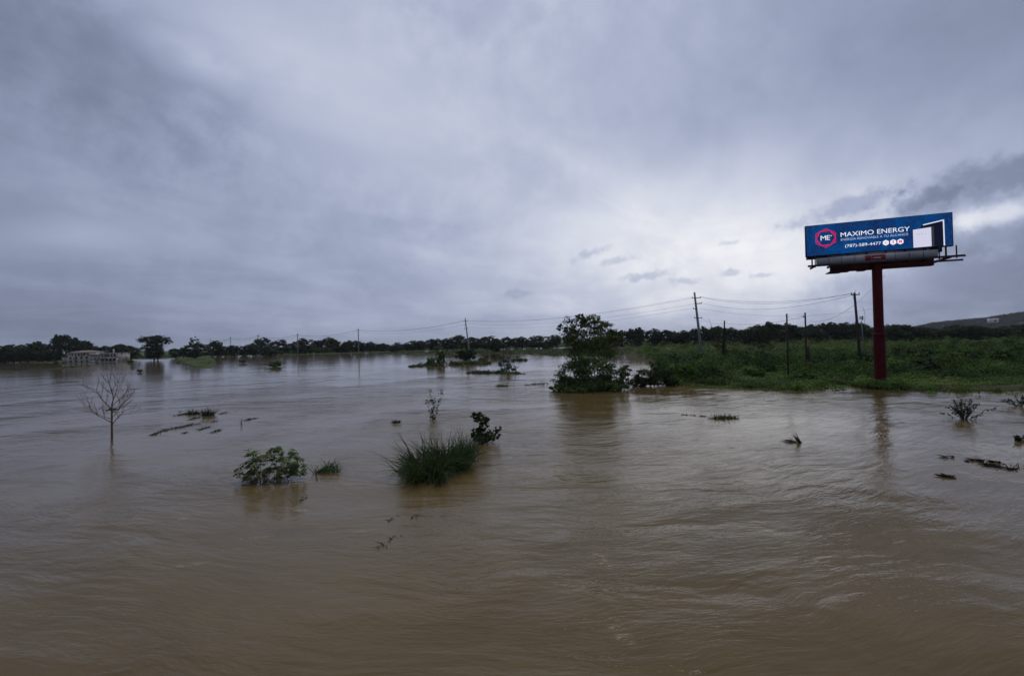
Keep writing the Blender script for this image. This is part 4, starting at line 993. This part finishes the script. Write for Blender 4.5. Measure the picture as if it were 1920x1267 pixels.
mm = MB(); mm.box((WID * .16, .30, -.42), (WID * .86, .34, -.09)); part('back_strip', mm, 'grey_board')
# small maker's plate on the skirt
sgn = MB(); s0 = WID * .405; s1 = WID * .555
sgn.box((s0, -.50, -1.2), (s1, -.425, -.5)); plate = part('maker_plate', sgn, 'grey_board')
for a_, b_, c_, d_, mt in [(.04, .33, .08, .92, 'sign_red'), (.36, .97, .08, .92, 'sign_red')]:
    mm = MB(); mm.box((s0 + (s1 - s0) * a_, -.512, -1.2 + .7 * c_), (s0 + (s1 - s0) * b_, -.501, -1.2 + .7 * d_)); mm.build('plate_field', mt, plate)
mm = MB(); mm.box((s0 + (s1 - s0) * .42, -.52, -1.2 + .7 * .3), (s0 + (s1 - s0) * .76, -.513, -1.2 + .7 * .52)); mm.build('plate_emblem', 'sign_white', plate)
# lettering and graphics on the screen
def text(s_, u0, u1, v0, v1, material, lay=.01, bold=0.0, space=1.0):
    cu = bpy.data.curves.new('t', 'FONT'); cu.body = s_; cu.offset = bold; cu.space_character = space; cu.fill_mode = 'FRONT'
    o = bpy.data.objects.new('t', cu); col.objects.link(o)
    bpy.context.view_layer.update()
    me = bpy.data.meshes.new_from_object(o.evaluated_get(bpy.context.evaluated_depsgraph_get()))
    bpy.data.objects.remove(o); bpy.data.curves.remove(cu)
    n = len(me.vertices); v = np.zeros(n * 3, np.float32); me.vertices.foreach_get('co', v); v = v.reshape(-1, 3)
    cap = bpy.data.curves.new('t', 'FONT')
    bpy.data.curves.remove(cap)
    lo_, hi_ = v.min(0), v.max(0)
    X = u0 * WID + (v[:, 0] - lo_[0]) / (hi_[0] - lo_[0]) * (u1 - u0) * WID
    Z = v0 * HGT + (v[:, 1] - lo_[1]) / (hi_[1] - lo_[1]) * (v1 - v0) * HGT
    me.vertices.foreach_set('co', np.stack([X, np.full(n, -lay), Z], 1).astype(np.float32).ravel())
    me.materials.clear(); me.materials.append(MATS[material]); me.update()
    o = link('lettering', me, screen)
    if len(s_) > 1: o['kind'] = 'stuff'
    return o
def shape(name, pts, material, lay=.006):
    """flat printed shape on the screen, in u, v"""
    me = bpy.data.meshes.new(name); me.from_pydata([(u * WID, -lay, v * HGT) for u, v in pts], [], [tuple(range(len(pts)))])
    me.materials.append(MATS[material]); me.update(); return link(name, me, screen)
def stroke(name, pts, w, material, lay=.008, closed=False):
    """polyline band in metres on the screen"""
    pts = [np.array(p_, float) for p_ in pts]; n = len(pts); mbs = MB(); V = []
    for i in range(n):
        p0 = pts[i - 1] if (i or closed) else pts[i]; p1 = pts[(i + 1) % n] if (i < n - 1 or closed) else pts[i]
        d0 = pts[i] - p0; d1 = p1 - pts[i]
        n0 = np.array([-d0[1], d0[0]]) / (np.linalg.norm(d0) + 1e-9); n1 = np.array([-d1[1], d1[0]]) / (np.linalg.norm(d1) + 1e-9)
        nn = n0 + n1; nn /= np.linalg.norm(nn) + 1e-9; k_ = w / 2 / max(.4, abs(nn @ (n1 if np.linalg.norm(d1) > 1e-6 else n0)))
        for sg in (1, -1):
            q = pts[i] + nn * k_ * sg; V.append((q[0], -lay, q[1]))
    Q = [(2 * i, 2 * i + 1, 2 * ((i + 1) % n) + 1, 2 * ((i + 1) % n)) for i in range(n if closed else n - 1)]
    mbs.add(V, Q); return mbs.build(name, material, screen)
text('MAXIMO ENERGY', .252, .727, .545, .690, 'led_white', .010, 0.0)
text('ENERGÍA RENOVABLE A TU ALCANCE', .252, .716, .418, .510, 'led_soft', .010, .0)
text('(787)-589-4477', .282, .532, .165, .288, 'led_white', .010, 0.0)
text('M', .106, .146, .485, .640, 'led_white', .010, 0.0)
text('E', .151, .174, .485, .640, 'led_white', .010, 0.0)
shape('registered_mark', [(.183 + .006 * math.cos(a) * 1, .615 + .022 * math.sin(a)) for a in np.linspace(0, 2 * math.pi, 12, False)], 'led_soft')
cx, cz = .143 * WID, .556 * HGT
for k, (a_, r__) in enumerate([(30, 1.27), (20, 1.19), (10, 1.12), (0, 1.06)]):
    stroke('emblem_hexagon', [(cx + r__ * math.cos(math.radians(a_ + 60 * j)), cz + r__ * .97 * math.sin(math.radians(a_ + 60 * j))) for j in range(6)], .045, 'led_pink', .006 + .002 * k, True)
for k, u in enumerate((.565, .615, .663)):
    hx = [(u + .0235 * math.cos(math.radians(30 + 60 * j)), .241 + .0235 * WID / HGT * math.sin(math.radians(30 + 60 * j))) for j in range(6)]
    shape('icon', hx, 'led_white')
    if k == 0:
        stroke('icon_mark', [(u * WID + .15 * math.cos(a), .241 * HGT + .15 * math.sin(a)) for a in np.linspace(.78, .78 + 2 * math.pi, 8, False)], .05, 'led_rose', .009, True)
        shape('icon_mark', [(u + .004 * math.cos(a), .241 + .016 * math.sin(a)) for a in np.linspace(0, 2 * math.pi, 8, False)], 'led_rose', .009)
    elif k == 1: text('f', u - .0055, u + .0055, .18, .305, 'led_pink', .010, .03)
    else:
        shape('icon_mark', [(u - .011, .205), (u + .011, .205), (u + .011, .277), (u - .011, .277)], 'led_pink', .009)
        shape('icon_mark', [(u - .003, .223), (u + .005, .241), (u - .003, .259)], 'led_white', .011)
shape('dark_device', [(.800, .0), (.944, .0), (.944, .79), (.815, .69), (.800, .66)], 'led_dark', .006)
shape('device_side', [(.866, .012), (.884, .012), (.884, .63), (.866, .62)], 'led_grey', .009)
shape('white_device', [(.748, .014), (.866, .018), (.866, .612), (.748, .574)], 'led_device', .010)
text('T E S L A', .772, .836, .40, .445, 'led_text', .014)
stroke('light_line', [(.815 * WID, .697 * HGT), (.946 * WID, .793 * HGT), (.947 * WID, .012 * HGT)], .13, 'led_line', .012)


# ------------------------------------------------------------------ humid air
def build_haze():
    m = bpy.data.materials.new('haze'); m.use_nodes = True; m.node_tree.nodes.clear(); t = NT(m.node_tree)
    v = t.n('ShaderNodeVolumePrincipled', {'Color': (.90, .94, 1.0, 1), 'Density': 0.00006, 'Anisotropy': .2})
    t.n('ShaderNodeOutputMaterial', {1: v.outputs[0]})
    MATS['haze'] = m
    mb = MB(); mb.box((-9500, -200, -1.5), (9500, 9500, 130)); o = mb.build('haze', 'haze'); o['kind'] = 'stuff'; o['label'] = 'thin humid haze over the flooded plain'; o['category'] = 'haze'
build_haze()
